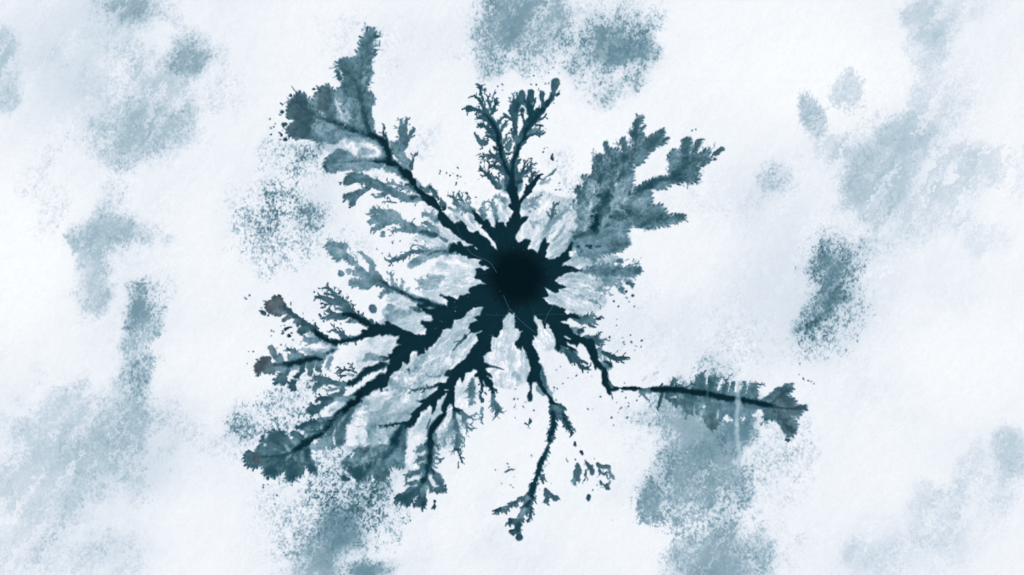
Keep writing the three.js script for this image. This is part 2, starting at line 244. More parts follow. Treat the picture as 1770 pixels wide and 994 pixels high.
pool('e',.74,8,5,.06,{},[1914,972,1944,950,1984,940,2040,940,2100,952,2112,984,2080,1000,2020,1004,1970,996,1940,986]);
pool('nne',.84,6,6,.07,{},[1776,820,1800,788,1824,760,1810,732,1800,700,1832,664,1880,660,1936,680,1980,690,2000,740,1980,800,1960,840,1944,880,1904,900,1888,896,1888,848,1860,876,1828,868,1810,836,1792,840]);
pool('nne',.72,12,6,.06,{},[1944,880,1904,898,1896,860,1924,820,1956,770,1990,720,2024,700,2040,760,2010,820,1980,864]);
pool('nnw',.85,6,6,.05,{},[1552,724,1600,712,1640,724,1692,756,1700,736,1736,680,1768,688,1776,720,1768,752,1744,768,1752,784,1724,776,1704,784,1692,764,1672,784,1648,792,1660,804,1700,848,1712,860,1692,840,1660,820,1630,800,1600,776,1568,772,1552,752]);
pool('wnw',.8,12,6,.06,{},[1484,704,1512,744,1528,772,1560,796,1592,820,1628,844,1612,852,1580,836,1564,848,1532,860,1480,860,1440,856,1410,848,1430,824,1480,800,1504,796,1496,768,1480,736]);
pool('wnw',.86,12,6,.06,{},[1460,690,1500,720,1516,756,1490,770,1470,740]);
pool('ne',.45,7,7,.1,{},[1990,808,1995,695,1988,654,1999,641,2014,650,2011,609,2022,604,2040,614,2054,559,2072,537,2090,555,2097,550,2085,500,2094,489,2103,518,2126,514,2149,528,2144,487,2155,478,2164,509,2185,514,2178,469,2187,437,2203,398,2223,403,2214,437,2210,455,2223,464,2226,482,2253,469,2280,457,2291,448,2296,457,2280,482,2303,478,2303,489,2275,509,2253,523,2221,564,2194,577,2185,600,2189,623,2194,650,2253,618,2298,614,2312,600,2303,568,2307,541,2330,514,2343,528,2357,487,2384,478,2393,509,2425,482,2409,518,2389,532,2425,528,2452,516,2454,541,2466,539,2452,564,2411,577,2418,595,2402,609,2416,623,2389,638,2361,632,2339,641,2321,636,2298,659,2253,659,2257,691,2244,709,2289,709,2303,731,2321,740,2366,745,2373,763,2330,772,2312,781,2253,790,2217,790,2185,781,2162,813,2171,849,2149,867,2090,881,2054,899,1999,885]);
vein('ne',.36,3,3,.04,{},[2461,539,4,2479,528,9,2495,518,9]);
vein('ne',.38,3,3,.04,{},[2470,552,6]);
vein('ne',.34,6,4,.05,{op:.9},[2364,496,10,2375,491,14,2366,518,14]);
vein('ne',.34,6,4,.05,{op:.9},[2416,496,10,2407,518,8]);
vein('ne',.33,6,4,.05,{op:.9},[2207,410,8,2198,441,9,2194,469,8]);
vein('ne',.35,3,3,.05,{op:.9},[2230,437,5,2221,444,4]);
vein('ne',.33,8,4,.05,{op:.9},[2289,457,8,2271,482,14,2239,500,18,2253,505,14]);
vein('ne',.36,8,4,.05,{op:.9},[2298,482,6,2280,500,8]);
vein('ne',.38,6,4,.05,{op:.8},[2094,500,10,2097,523,8]);
vein('ne',.38,6,4,.05,{op:.8},[2072,550,16]);
vein('ne',.38,6,4,.05,{op:.8},[2153,491,8,2158,518,8]);
vein('ne',.62,12,6,.06,{op:.6},[2044,650,18,2063,650,16,2035,695,18]);
vein('ne',.6,12,6,.06,{op:.5},[2117,595,12,2081,632,12]);
vein('ne',.66,10,6,.06,{op:.6},[2180,614,10,2153,654,16,2117,704,10]);
vein('ne',.62,10,6,.06,{op:.6},[2235,686,16,2198,704,16]);
vein('ne',.58,10,6,.06,{op:.6},[2162,758,18,2094,767,24,2017,804,24]);
vein('ne',.25,12,6,.08,{op:.8},[2054,808,18,2063,745,16,2090,695,14,2117,641,10,2153,604,6,2189,564,4]);
vein('ne',.27,10,6,.08,{op:.8},[2117,749,10,2180,740,10,2153,722,8]);
vein('ne',.27,8,6,.08,{op:.8},[2180,668,8,2221,650,12,2271,627,12,2307,618,8]);
vein('ne',.3,12,6,.08,{op:.7},[2325,614,10,2357,582,16,2366,555,12]);
vein('ne',.32,8,6,.08,{op:.7},[2271,749,18,2235,767,12]);
vein('ne',.3,6,4,.05,{op:.8},[2339,749,8,2361,754,8]);
vein('ne',.34,8,6,.08,{op:.7},[2217,781,10,2253,786,10]);
vein('ne',.15,6.4,4,.03,{op:.9},[2072,677,6,2085,686,6]);
vein('ne',.15,6.4,4,.03,{op:.9},[2047,736,10,2063,767,10]);
vein('ne',.15,4.8,2,.03,{op:.9},[2110,747,6]);
vein('ne',.14,4.8,2,.03,{op:.9},[2054,790,12,2063,804,8]);
vein('ne',.93,2,2,.02,{},[2053,650,2,2054,668,4.4]);
vein('ne',.9,3,2,.02,{op:.8},[2194,632,2,2185,663,3]);
vein('ne',.5,8,6,.08,{},[1990,841,28,2038,834,32,2093,844,30,2140,831,26,2167,841,16]);
vein('ne',.4,8,6,.08,{op:.8},[2113,851,16,2140,834,18,2161,844,12]);
vein('ne',.25,8,6,.05,{op:.8},[1990,814,12,2038,807,12,2065,803,10]);
vein('ne',.12,2.6,2,.02,{op:.95},[2041,854,6.4]);
vein('ne',.4,2,1,.02,{op:.9},[2042,855,2.4]);
vein('ne',.14,4.8,2,.02,{op:.9},[2028,849,4]);
vein('ne',.16,4.8,2,.02,{op:.9},[1977,841,5,1973,858,6]);
vein('ne',.14,4.8,2,.02,{op:.9},[1998,854,5]);
vein('ne',.2,4.8,2,.02,{op:.9},[2059,854,2.4,2076,854,2]);
pool('e',.52,6,6,.08,{},[2004,933,2045,926,2086,912,2127,912,2144,897,2152,902,2140,919,2157,926,2178,917,2184,926,2208,921,2216,936,2201,953,2167,956,2191,987,2184,996,2161,973,2140,963,2155,1004,2147,1014,2127,984,2106,990,2089,984,2065,953,2021,943]);
vein('e',.38,4,4,.05,{op:.9},[2171,939,10,2205,936,10]);
vein('e',.36,4,4,.05,{op:.9},[2135,905,6,2145,901,6]);
vein('e',.36,4,4,.05,{op:.9},[2171,977,6,2186,990,6]);
vein('e',.4,4,4,.05,{op:.9},[2147,990,6,2152,1006,6]);
vein('e',.35,2,2,.03,{},[2163,1009,4.8]);
vein('e',.35,2,2,.03,{},[2187,1022,4.4]);
vein('e',.45,6,4,.05,{op:.8},[2079,943,16,2127,946,12,2161,943,10]);
vein('e',.55,3,4,.05,{op:.9,twig:1},[2059,1001,6,2082,1004,6,2101,1007,4]);
vein('e',.55,3,4,.05,{op:.9,twig:1},[2038,1038,4,2059,1041,5,2070,1047,3]);
vein('e',.58,3,4,.05,{op:.9},[2079,902,8]);
vein('e',.6,3,2,.05,{op:.7},[1953,994,3,2004,996,2,2038,997,2]);
vein('ese',.38,3,4,.05,{twig:1},[1982,1093,10,2009,1105,13,2031,1107,13,2052,1109,8]);
vein('ese',.36,2.4,3,.04,{},[2023,1101,6,2031,1093,5]);
vein('ese',.4,2.4,3,.04,{},[2045,1095,3,2056,1093,3]);
vein('ese',.32,2,2,.04,{},[2037,1121,5,2045,1127,4.4,2058,1132,2]);
vein('ese',.26,2,2,.02,{},[2062,1103,2.4,2070,1101,4]);
vein('se',.52,4,4,.06,{},[1978,1142,10,1995,1146,12,2003,1154,8]);
vein('se',.24,3,3,.05,{},[2001,1148,7,2011,1143,7]);
vein('se',.36,4,4,.06,{twig:1},[2023,1170,8,2043,1174,12,2060,1172,10,2076,1176,4]);
vein('se',.34,3,4,.06,{},[2058,1180,10,2070,1191,6]);
vein('se',.34,2,2,.04,{},[2052,1170,6,2058,1164,4]);
vein('se',.5,5,4,.08,{},[2071,1212,10,2079,1231,12,2087,1247,12,2093,1263,16,2109,1265,10]);
vein('se',.22,3,3,.05,{},[2089,1249,4,2105,1255,5,2111,1263,6]);
vein('se',.8,3,3,.03,{op:.8},[2085,1231,4,2081,1245,4]);
vein('se',.28,2,2,.05,{twig:.6},[2085,1218,6,2113,1233,8,2134,1241,8,2150,1239,6,2162,1238,5]);
vein('se',.28,2,2,.05,{},[2135,1243,6,2149,1236,5,2174,1236,2]);
vein('se',.28,2.6,3,.05,{},[1942,1202,8,1963,1222,8,1977,1249,7]);
vein('se',.3,2,3,.05,{twig:.6},[1973,1212,12,1989,1239,8,2005,1263,6,2016,1271,5,2034,1271,4.4]);
vein('se',.3,2,2,.05,{},[2014,1273,3,2014,1289,1.6]);
vein('se',.32,2,2,.05,{},[1997,1243,4.4,2016,1249,3.6,2030,1258,3.2]);
vein('se',.34,2,2,.05,{},[2036,1277,2,2042,1278,2.4]);
vein('se',.42,3,4,.05,{},[1926,1204,10,1940,1210,8,1948,1216,6]);
vein('se',.3,2,2,.05,{},[1930,1206,3,1932,1214,2]);
vein('se',.45,4,4,.05,{},[1983,1212,6,1993,1218,6]);
vein('se',.44,6,4,.05,{op:.7},[2052,1228,12,2060,1253,8]);
pool('se_leaf',.42,6,6,.09,{},[2294,1349,2348,1344,2393,1336,2402,1309,2425,1288,2438,1309,2452,1302,2488,1309,2475,1349,2497,1340,2511,1309,2520,1331,2529,1318,2543,1322,2538,1354,2561,1349,2570,1320,2583,1336,2601,1327,2622,1320,2617,1368,2629,1381,2665,1358,2692,1336,2737,1322,2742,1345,2724,1368,2753,1386,2746,1399,2783,1399,2791,1408,2773,1422,2760,1444,2737,1435,2758,1467,2751,1499,2719,1512,2696,1481,2678,1454,2651,1454,2629,1440,2624,1417,2597,1426,2583,1449,2561,1440,2533,1444,2506,1440,2488,1454,2475,1481,2452,1487,2438,1454,2420,1426,2389,1435,2366,1417,2357,1390,2334,1406,2312,1381,2294,1368]);
pool('se_leaf',.36,8,4,.06,{op:.8,warm:.25},[2674,1399,2692,1340,2737,1325,2742,1345,2719,1372,2751,1386,2746,1399,2783,1399,2791,1408,2773,1422,2760,1444,2733,1435,2758,1467,2751,1499,2719,1512,2701,1472,2674,1417]);
vein('se_leaf',.36,6,4,.06,{op:.8},[2420,1304,10,2423,1336,10]);
vein('se_leaf',.38,6,4,.06,{op:.8},[2466,1309,12,2457,1340,10]);
vein('se_leaf',.38,6,4,.06,{op:.8},[2533,1331,10,2520,1363,6]);
vein('se_leaf',.38,6,4,.06,{op:.8},[2601,1336,12,2588,1368,10]);
vein('se_leaf',.5,8,4,.06,{op:.8},[2375,1381,12,2375,1417,12]);
vein('se_leaf',.55,8,4,.06,{op:.7},[2429,1399,10,2425,1426,10]);
vein('se_leaf',.86,4,4,.04,{op:.9},[2434,1399,3,2436,1417,3]);
vein('se_leaf',.88,4,4,.04,{op:.9},[2321,1374,4,2352,1372,8]);
vein('se_leaf',.88,4,6,.04,{},[2601,1440,8,2629,1422,6,2633,1454,12,2647,1476,8]);
vein('se_leaf',.9,4,6,.04,{},[2656,1463,6,2674,1485,6]);
vein('se_leaf',.9,4,4,.04,{},[2694,1472,2,2696,1490,4,2706,1508,6]);
vein('se_leaf',.9,4,6,.04,{},[2511,1447,12,2529,1454,8]);
vein('se_leaf',.9,4,6,.04,{},[2570,1449,6,2583,1449,4]);
vein('se_leaf',.28,6,4,.03,{op:.7,warm:.5},[2461,1463,6,2459,1476,6]);
vein('se_leaf',.34,8,6,.03,{op:.6,warm:.5},[2457,1435,8,2466,1472,12]);
vein('se_leaf',.27,4,4,.03,{op:.8,warm:.4,twig:.8},[2674,1417,3,2701,1449,4,2724,1476,7,2737,1490,8]);
vein('se_leaf',.28,4,4,.03,{op:.8,warm:.3,twig:.8},[2669,1395,3,2692,1372,4,2719,1349,6]);
vein('se_leaf',.26,4,4,.03,{op:.8,warm:.4},[2746,1413,4,2764,1408,8,2783,1408,6]);
vein('se_leaf',.28,2,2,.03,{},[2717,1521,4,2724,1522,6]);
vein('se_leaf',.34,6,4,.03,{op:.6},[2452,1368,6,2450,1417,6,2452,1440,4]);
vein('se_leaf',.36,6,4,.03,{op:.6},[2486,1381,6,2493,1426,8]);
vein('se_leaf',.42,4,4,.05,{},[2217,1356,10,2248,1349,10]);
vein('se_leaf',.5,4,4,.05,{twig:.7},[2221,1358,6,2230,1368,3,2235,1381,2]);
vein('se_leaf',.3,2,2,.03,{twig:.3},[2291,1354,6,2282,1386,5,2273,1413,2]);
vein('se_leaf',.36,2,2,.03,{twig:.3},[2321,1336,8,2330,1309,5]);
vein('se_leaf',.36,2,2,.03,{},[2282,1336,6,2289,1327,4]);
vein('se_leaf',.12,7,3,.02,{},[2257,1345,6,2284,1346,9,2334,1347,9,2425,1358,9,2493,1372,9,2561,1383,8,2629,1395,6.6,2674,1406,5]);
vein('se_leaf',.26,3,2,.02,{warm:.5},[2674,1406,4,2710,1412,2.6,2751,1413,3]);
pool('s',.36,3,4,.08,{},[1901,1395,1937,1395,1953,1411,1946,1427,1962,1450,1978,1466,1976,1486,1979,1503,1962,1486,1951,1477,1944,1448,1933,1448,1921,1454,1924,1477,1912,1495,1917,1518,1899,1531,1894,1554,1897,1581,1890,1592,1876,1599,1874,1613,1867,1631,1883,1640,1885,1654,1874,1669,1867,1644,1854,1654,1847,1676,1844,1694,1835,1694,1842,1663,1856,1631,1863,1608,1856,1599,1867,1581,1881,1568,1890,1540,1897,1518,1894,1495,1903,1481]);
pool('s',.38,2.4,3.6,.08,{},[1820,1704,1835,1692,1843,1676,1847,1676,1846,1700,1844,1721,1841,1733,1839,1747,1841,1761,1835,1778,1833,1790,1826,1804,1823,1804,1831,1782,1831,1769,1820,1778,1812,1774,1810,1788,1815,1798,1804,1806,1802,1826,1800,1841,1792,1843,1782,1843,1780,1835,1769,1841,1764,1841,1767,1833,1780,1826,1780,1812,1763,1814,1759,1806,1761,1792,1790,1790,1792,1778,1812,1735,1802,1731,1790,1741,1782,1753,1778,1743,1763,1757,1749,1776,1745,1769,1747,1763,1725,1772,1711,1769,1715,1755,1733,1751,1755,1747,1757,1739,1780,1731,1792,1719,1806,1717]);
vein('s',.28,2,2,.03,{twig:.6},[1796,1856,12]);
vein('s',.24,3,2,.03,{op:.9,twig:.6},[1727,1761,7.5,1713,1765,6.2]);
vein('s',.24,4,2,.03,{op:.9,twig:.6},[1767,1798,7.5,1763,1806,7.5]);
vein('s',.24,4,2,.03,{op:.9,twig:.6},[1794,1814,10,1790,1831,10]);
vein('s',.6,6,2,.03,{op:.7},[1820,1725,5,1831,1713,7.5]);
vein('s',.55,6,2,.03,{op:.6},[1802,1782,7.5,1810,1761,7.5]);
vein('s',.28,2,2,.04,{twig:.6},[1836,1757,6.2,1835,1776,5,1832,1792,4,1825,1803,3.2]);
vein('s',.2,2,2,.04,{twig:.6},[1831,1733,5,1820,1747,5]);
vein('s',.26,1.6,2,.03,{twig:.6},[1845,1728,2.5,1853,1734,2]);
vein('s',.18,4.8,3,.04,{op:.9,twig:.6},[1890,1554,6.2,1876,1590,8.8,1865,1622,7.5,1854,1658,7.5,1840,1694,10,1835,1712,10]);
vein('s',.16,4.8,3,.04,{op:.9,twig:.6},[1912,1427,7.5,1912,1472,7.5,1899,1522,5]);
vein('s',.2,4.8,3,.04,{op:.9,twig:.6},[1944,1427,5,1962,1468,7.5,1974,1491,5]);
vein('s',.5,6,4,.06,{op:.8},[1863,1281,10,1875,1314,10,1885,1342,10,1902,1363,10]);
vein('s',.34,4,4,.06,{op:.8},[1867,1267,7.5,1877,1302,7.5,1887,1338,7.5]);
vein('s',.42,4,4,.06,{op:.7},[1867,1342,12.5,1879,1357,10]);
vein('s',.35,2,3,.05,{},[1831,1369,10,1831,1381,7.5]);
vein('sse',.16,2.4,3,.05,{twig:.5},[1664,1307,8,1666,1326,5,1666,1346,4]);
vein('sse',.16,2.4,3,.05,{twig:.5},[1682,1318,12,1692,1330,8,1700,1350,6,1705,1368,6]);
vein('sse',.22,2.4,3,.05,{},[1690,1295,6,1700,1303,3]);
vein('sse',.26,2,3,.05,{twig:.6},[1702,1342,6,1715,1348,4]);
vein('sse',.42,2.4,3,.05,{twig:.8},[1705,1368,6,1706,1389,7,1715,1409,8,1723,1421,8]);
vein('sse',.4,2.4,3,.05,{twig:.8},[1704,1380,6,1713,1401,9,1723,1415,9,1731,1427,3]);
vein('sse',.42,2.4,3,.05,{twig:.5},[1704,1391,6,1697,1405,4]);
vein('sse',.36,2.4,3,.05,{twig:.5},[1719,1419,6,1714,1429,4,1713,1441,3]);
vein('sse',.26,2,3,.03,{twig:.5},[1664,1354,4,1664,1364,4.4,1662,1375,4,1668,1383,6,1666,1389,3]);
vein('sse',.3,2,3,.03,{},[1679,1354,3,1682,1362,2.4]);
vein('sse',.4,5,4,.06,{op:.9,twig:.8},[1635,1312,6,1631,1342,12,1627,1358,8,1621,1383,3]);
vein('sse',.45,4,4,.06,{op:.9,twig:.8},[1633,1350,8,1639,1371,6,1633,1393,3]);
vein('sse',.56,5,4,.06,{op:.8},[1782,1295,12,1790,1305,10]);
vein('sse',.2,2,1,.02,{op:.8},[1674,1260,8,1690,1264,5,1715,1269,3,1743,1278,1.6]);
vein('sse',.5,2,2.4,.05,{},[1666,1411,5,1664,1429,5]);
vein('sse',.45,2,2.4,.05,{twig:.6},[1670,1433,3,1664,1449,4]);
vein('ssw',.48,6,6,.08,{twig:1},[1489,1524,18,1487,1571,18,1483,1605,16,1475,1634,14,1465,1662,12]);
pool('ssw',.33,4,5,.06,{},[1364,1728,1366,1712,1387,1704,1407,1696,1432,1682,1454,1676,1470,1678,1474,1722,1470,1760,1456,1760,1450,1749,1442,1753,1429,1749,1446,1712,1427,1726,1413,1749,1397,1745,1383,1737,1371,1743]);
vein('ssw',.52,6,4,.06,{op:.7},[1462,1686,10,1460,1710,8]);
vein('ssw',.25,6,4,.06,{op:.8},[1381,1728,8,1397,1722,12]);
vein('ssw',.24,6,4,.06,{op:.8},[1466,1751,6,1464,1737,8]);
vein('ssw',.4,4,4,.06,{twig:.5},[1458,1665,8,1432,1669,8,1407,1672,5]);
vein('ssw',.42,4,4,.06,{twig:.3},[1450,1680,6,1421,1690,8,1407,1696,6]);
vein('ssw',.37,4,4,.06,{twig:.6},[1472,1611,6,1448,1629,7,1425,1639,8,1407,1649,7]);
vein('ssw',.42,4,4,.06,{twig:.3},[1470,1608,5,1454,1608,4]);
vein('ssw',.4,5,4,.06,{twig:.3},[1484,1623,8,1501,1639,10,1515,1653,16,1523,1667,14]);
pool('ssw',.38,2.4,3,.06,{},[1513,1682,1531,1676,1546,1673,1545,1680,1536,1683,1547,1688,1543,1694,1535,1704,1523,1696,1515,1704,1503,1702,1497,1694,1499,1684]);
vein('ssw',.38,3,3,.06,{twig:.3},[1472,1657,6,1488,1678,7,1493,1694,7]);
vein('ssw',.85,3,2,.03,{op:.9},[1482,1641,4,1491,1661,6,1503,1678,6]);
vein('ssw',.88,2,2,.03,{},[1438,1720,3,1446,1712,2]);
vein('ssw',.16,6.4,2,.03,{op:.9},[1491,1623,5,1499,1635,5]);
vein('ssw',.25,2.4,3,.03,{twig:.5},[1498,1532,6,1510,1540,3,1520,1553,2]);
vein('ssw',.45,2.4,3,.03,{twig:.5},[1509,1582,6,1521,1588,5,1521,1596,3]);
vein('ssw',.45,4,4,.06,{twig:.5},[1481,1546,10,1445,1551,12,1431,1557,8]);
vein('ssw',.42,4,4,.06,{twig:.4},[1477,1581,8,1449,1589,8,1441,1595,6]);
vein('ssw',.11,5.8,3,.02,{},[1536,1431,8,1517,1452,11,1501,1474,13,1491,1492,11,1490,1523,11,1489,1543,10]);
vein('ssw',.15,8,3,.02,{op:.9},[1488,1532,11,1487,1553,9,1486,1577,9,1486,1601,8,1479,1616,8,1473,1642,6,1464,1660,7,1461,1671,4]);
vein('ssw',.12,4.8,2,.02,{op:.9},[1485,1575,6,1485,1581,6]);
vein('ssw',.14,4.8,2,.02,{op:.9},[1470,1536,5,1473,1532,4]);
vein('ssw',.14,4.8,2,.02,{op:.9},[1473,1608,5]);
vein('ssw',.26,2,1.6,.02,{op:.8},[1489,1447,2,1481,1468,3,1475,1482,2]);
vein('ssw',.3,2.6,3,.05,{twig:.5},[1570,1415,6,1570,1433,6,1571,1458,7]);
vein('ssw',.4,2.6,3,.05,{twig:1},[1570,1454,8,1578,1486,10,1584,1519,11,1582,1549,9]);
vein('ssw',.18,2.6,3,.03,{},[1572,1415,6,1582,1418,8,1595,1427,8]);
vein('ssw',.4,2.6,3,.05,{twig:1},[1595,1427,8,1609,1439,8,1629,1443,4]);
vein('ssw',.42,2.6,3,.05,{twig:1},[1599,1437,6,1609,1462,6,1615,1476,6,1629,1484,4.4]);
vein('ssw',.56,5,3,.05,{twig:1},[1562,1458,8,1554,1490,9,1538,1515,6]);
vein('ssw',.56,4,3,.05,{twig:.5},[1562,1502,6,1566,1519,4,1562,1533,2]);
vein('ssw',.58,4,3,.05,{op:.9},[1542,1533,4,1534,1541,4]);
vein('ssw',.55,4,3,.05,{op:.9},[1582,1445,2,1595,1462,2]);
vein('ssw',.45,4,3,.05,{op:.9},[1503,1506,8,1509,1533,4,1521,1551,2]);
vein('ssw',.25,1.6,2,.03,{twig:.4},[1574,1555,6,1591,1553,4]);
vein('ssw',.28,1.6,2,.03,{twig:.4},[1582,1552,3,1592,1580,4,1600,1600,3]);
vein('ssw',.32,1.6,2,.03,{},[1586,1596,2.4,1584,1618,2]);
vein('ssw',.36,1.6,2,.03,{},[1564,1562,3,1574,1556,2]);
pool('swp',.42,10,7,.1,{},[1184,1601,1201,1583,1227,1557,1235,1548,1258,1544,1302,1542,1343,1532,1363,1508,1390,1467,1408,1459,1404,1526,1404,1561,1400,1616,1380,1618,1363,1607,1349,1622,1343,1644,1329,1652,1311,1666,1294,1662,1286,1646,1270,1650,1262,1658,1237,1664,1225,1650,1205,1634,1203,1620,1188,1618]);
vein('swp',.26,10,6,.06,{op:.8},[1197,1595,8,1209,1609,12,1227,1628,14,1241,1634,20,1239,1650,16]);
vein('swp',.3,8,6,.06,{op:.8},[1302,1652,12,1319,1642,16,1333,1638,12]);
vein('swp',.3,10,6,.06,{op:.7,warm:.3},[1258,1557,12,1294,1561,12]);
vein('swp',.55,12,6,.06,{op:.7},[1245,1605,10,1274,1587,16,1302,1581,14]);
vein('swp',.56,12,6,.06,{op:.7},[1315,1561,18,1339,1540,18]);
vein('swp',.55,10,6,.06,{op:.7},[1351,1587,16,1374,1571,16,1390,1591,12]);
vein('swp',.26,3,3,.05,{},[1191,1652,10,1201,1652,14]);
vein('swp',.88,2.6,3,.04,{},[1197,1630,4,1203,1640,6,1215,1650,4,1223,1660,6,1229,1671,6]);
vein('swp',.88,2.6,3,.04,{},[1286,1644,2,1292,1660,5]);
vein('swp',.9,2,2,.03,{},[1215,1579,3,1223,1567,3.6]);
vein('swp',.17,12.8,5,.04,{op:.9},[1400,1475,12,1384,1487,14,1369,1510,16,1363,1534,12,1353,1555,8]);
vein('swp',.22,8,5,.04,{op:.8},[1353,1555,6,1339,1573,8,1327,1585,6]);
vein('swp',.3,8,5,.04,{op:.8},[1400,1485,10,1398,1522,8,1400,1555,10]);
vein('swp',.18,2.4,3,.03,{op:.9,twig:.5},[1400,1463,7,1376,1465,4,1357,1467,5,1337,1471,4,1315,1473,3]);
vein('swp',.5,4,4,.05,{op:.7},[1313,1518,6]);
vein('swp',.45,6,4,.05,{op:.6},[1274,1492,10]);
vein('swp',.4,6,4,.05,{op:.6},[1245,1404,8,1252,1412,8]);
vein('swp',.22,2.4,3,.03,{op:.8,twig:.5},[1504,1336,6,1483,1340,4,1443,1346,5,1422,1350,2]);
vein('swp',.45,2.4,3,.03,{op:.7},[1522,1300,3,1487,1302,3,1469,1289,2]);
vein('swp',.2,2,3,.03,{op:.7},[1609,1162,6,1593,1182,3,1566,1211,1.6]);
vein('swp',.32,2,3,.03,{op:.7},[1593,1180,2.4,1570,1186,1.6]);
vein('swp',.52,6,5,.06,{op:.7},[1435,1246,8,1437,1273,8]);
vein('swp',.52,6,5,.06,{op:.7},[1390,1318,10,1361,1338,10]);
vein('swp',.5,8,5,.06,{op:.7},[1355,1314,8,1347,1326,8]);
vein('swp',.3,3,3,.04,{op:.8},[1414,1277,3,1416,1289,3]);
vein('swp',.22,2.4,2,.04,{op:.9},[1320,1342,6,1320,1354,5]);
vein('swp',.35,3,3,.04,{op:.8},[1337,1348,4]);
vein('swp',.9,5,6,.05,{op:.9},[1300,1358,10,1321,1362,8,1345,1360,8]);
vein('swp',.9,5,6,.05,{op:.9},[1369,1291,6,1402,1293,10,1410,1314,10]);
vein('swp',.92,6,8,.05,{},[1241,1453,10,1227,1473,18,1217,1498,22,1211,1522,18,1225,1530,16]);
vein('swp',.91,6,8,.05,{},[1266,1455,6,1249,1477,16,1258,1510,12,1252,1530,10]);
vein('swp',.9,6,8,.05,{},[1258,1406,8,1247,1431,8]);
vein('swp',.91,6,8,.05,{},[1455,1510,16,1435,1532,16,1422,1553,14,1416,1573,14,1414,1593,12]);
pool('swl',.5,6,6,.08,{},[1254,1379,1228,1425,1203,1470,1195,1523,1183,1543,1122,1543,1092,1535,1102,1523,1132,1499,1153,1454,1183,1427,1220,1391]);
vein('swl',.36,6,4,.06,{op:.8},[1216,1411,10,1199,1438,12,1187,1466,12,1179,1495,16,1175,1523,16]);
vein('swl',.62,6,4,.06,{op:.7},[1195,1436,8,1167,1466,10,1159,1482,8]);
vein('swl',.9,2,2,.03,{op:.9},[1161,1484,2,1153,1503,4,1155,1523,3,1157,1539,4]);
pool('swl',.45,6,6,.08,{},[1025,1478,1051,1462,1071,1456,1102,1446,1122,1440,1148,1438,1140,1470,1098,1501,1081,1509,1061,1513,1049,1497,1069,1486,1041,1482]);
vein('swl',.24,3,4,.04,{op:.9,twig:.4},[1029,1478,7,1051,1468,9,1071,1460,7,1087,1458,4]);
vein('swl',.29,4,4,.05,{},[1012,1501,6,1024,1503,12,1045,1513,10]);
vein('swl',.66,6,4,.05,{op:.7},[1061,1503,8,1085,1488,12,1110,1478,8]);
vein('swl',.66,5,4,.06,{op:.9},[1203,1387,8,1173,1401,10,1146,1421,8]);
vein('swl',.9,2.4,4,.03,{op:.9},[1163,1421,3,1146,1429,4]);
pool('swl',.36,5,6,.08,{},[842,1582,848,1566,869,1558,887,1556,895,1541,904,1537,904,1521,909,1499,920,1501,920,1513,930,1511,934,1495,946,1486,966,1484,983,1488,993,1499,999,1517,1011,1527,1015,1511,1009,1501,1017,1491,1032,1499,1048,1515,1072,1535,1080,1558,1084,1590,1095,1606,1091,1627,1074,1629,1060,1617,1050,1611,1052,1633,1040,1649,1023,1649,1015,1659,1003,1661,991,1653,987,1629,971,1635,948,1653,934,1643,926,1639,918,1643,909,1621,905,1606,895,1611,883,1619,865,1611,851,1606]);
vein('swl',.3,10,4,.05,{op:.8,warm:.2},[954,1513,18,962,1529,14]);
vein('swl',.29,10,4,.05,{op:.8,warm:.9},[881,1582,14,891,1590,14]);
vein('swl',.26,10,4,.05,{op:.8},[934,1619,12,950,1633,16]);
vein('swl',.24,10,4,.05,{op:.8},[1015,1615,14,1011,1639,16]);
vein('swl',.26,8,4,.05,{op:.8},[1074,1611,12,1082,1619,10]);
vein('swl',.58,10,4,.05,{op:.8},[950,1552,6,983,1547,12,999,1558,10]);
vein('swl',.66,6,4,.05,{op:.8},[983,1560,4,995,1554,6]);
vein('swl',.56,6,4,.05,{op:.8},[1019,1582,8,1011,1594,6]);
vein('swl',.55,6,4,.05,{op:.8},[995,1582,6,1003,1574,6]);
vein('swl',.5,6,4,.05,{op:.8},[1046,1574,10,1048,1594,6]);
vein('swl',.55,6,4,.05,{op:.8},[1023,1527,12,1034,1535,10]);
vein('swl',.8,4,2,.05,{op:.8},[918,1537,5]);
vein('swl',.52,4,4,.05,{},[1080,1541,10,1091,1552,10,1105,1545,8,1121,1549,8]);
vein('swl',.88,2,2,.05,{},[1082,1556,3,1091,1562,3]);
vein('swl',.9,2,2,.05,{},[983,1635,3,981,1655,6]);
vein('swl',.12,7,3.6,.02,{},[1323,1310,20,1293,1331,18,1252,1357,16,1226,1375,16,1212,1392,12]);
vein('swl',.1,7,3.6,.02,{},[1236,1379,14,1212,1399,11,1189,1417,10,1173,1432,12,1157,1446,8,1142,1460,9,1122,1491,10,1092,1511,9,1057,1531,10]);
vein('swl',.13,7,3.6,.02,{},[1072,1521,10,1050,1533,12,1036,1547,9,1015,1558,6]);
vein('swl',.24,4,3,.02,{op:.9},[1015,1558,5,993,1570,4,962,1578,4,934,1578,4,909,1579,4]);
vein('swl',.2,9.6,3.6,.02,{op:.9},[1060,1558,6,1064,1582,8]);
vein('swl',.26,2,2,.02,{},[926,1649,4,928,1655,4]);
vein('wswl',.24,3,3,.04,{},[1338,1237,6,1319,1238,8,1291,1241,4]);
vein('wswl',.55,6,4,.06,{op:.9},[1323,1241,8,1283,1231,12,1266,1241,8]);
vein('wswl',.42,6,4,.06,{},[1342,1259,10,1323,1267,12]);
vein('wswl',.16,5.2,4,.04,{twig:.4},[1336,1259,6,1299,1272,11,1266,1284,10,1246,1302,10,1226,1320,8,1199,1328,7,1179,1328,6]);
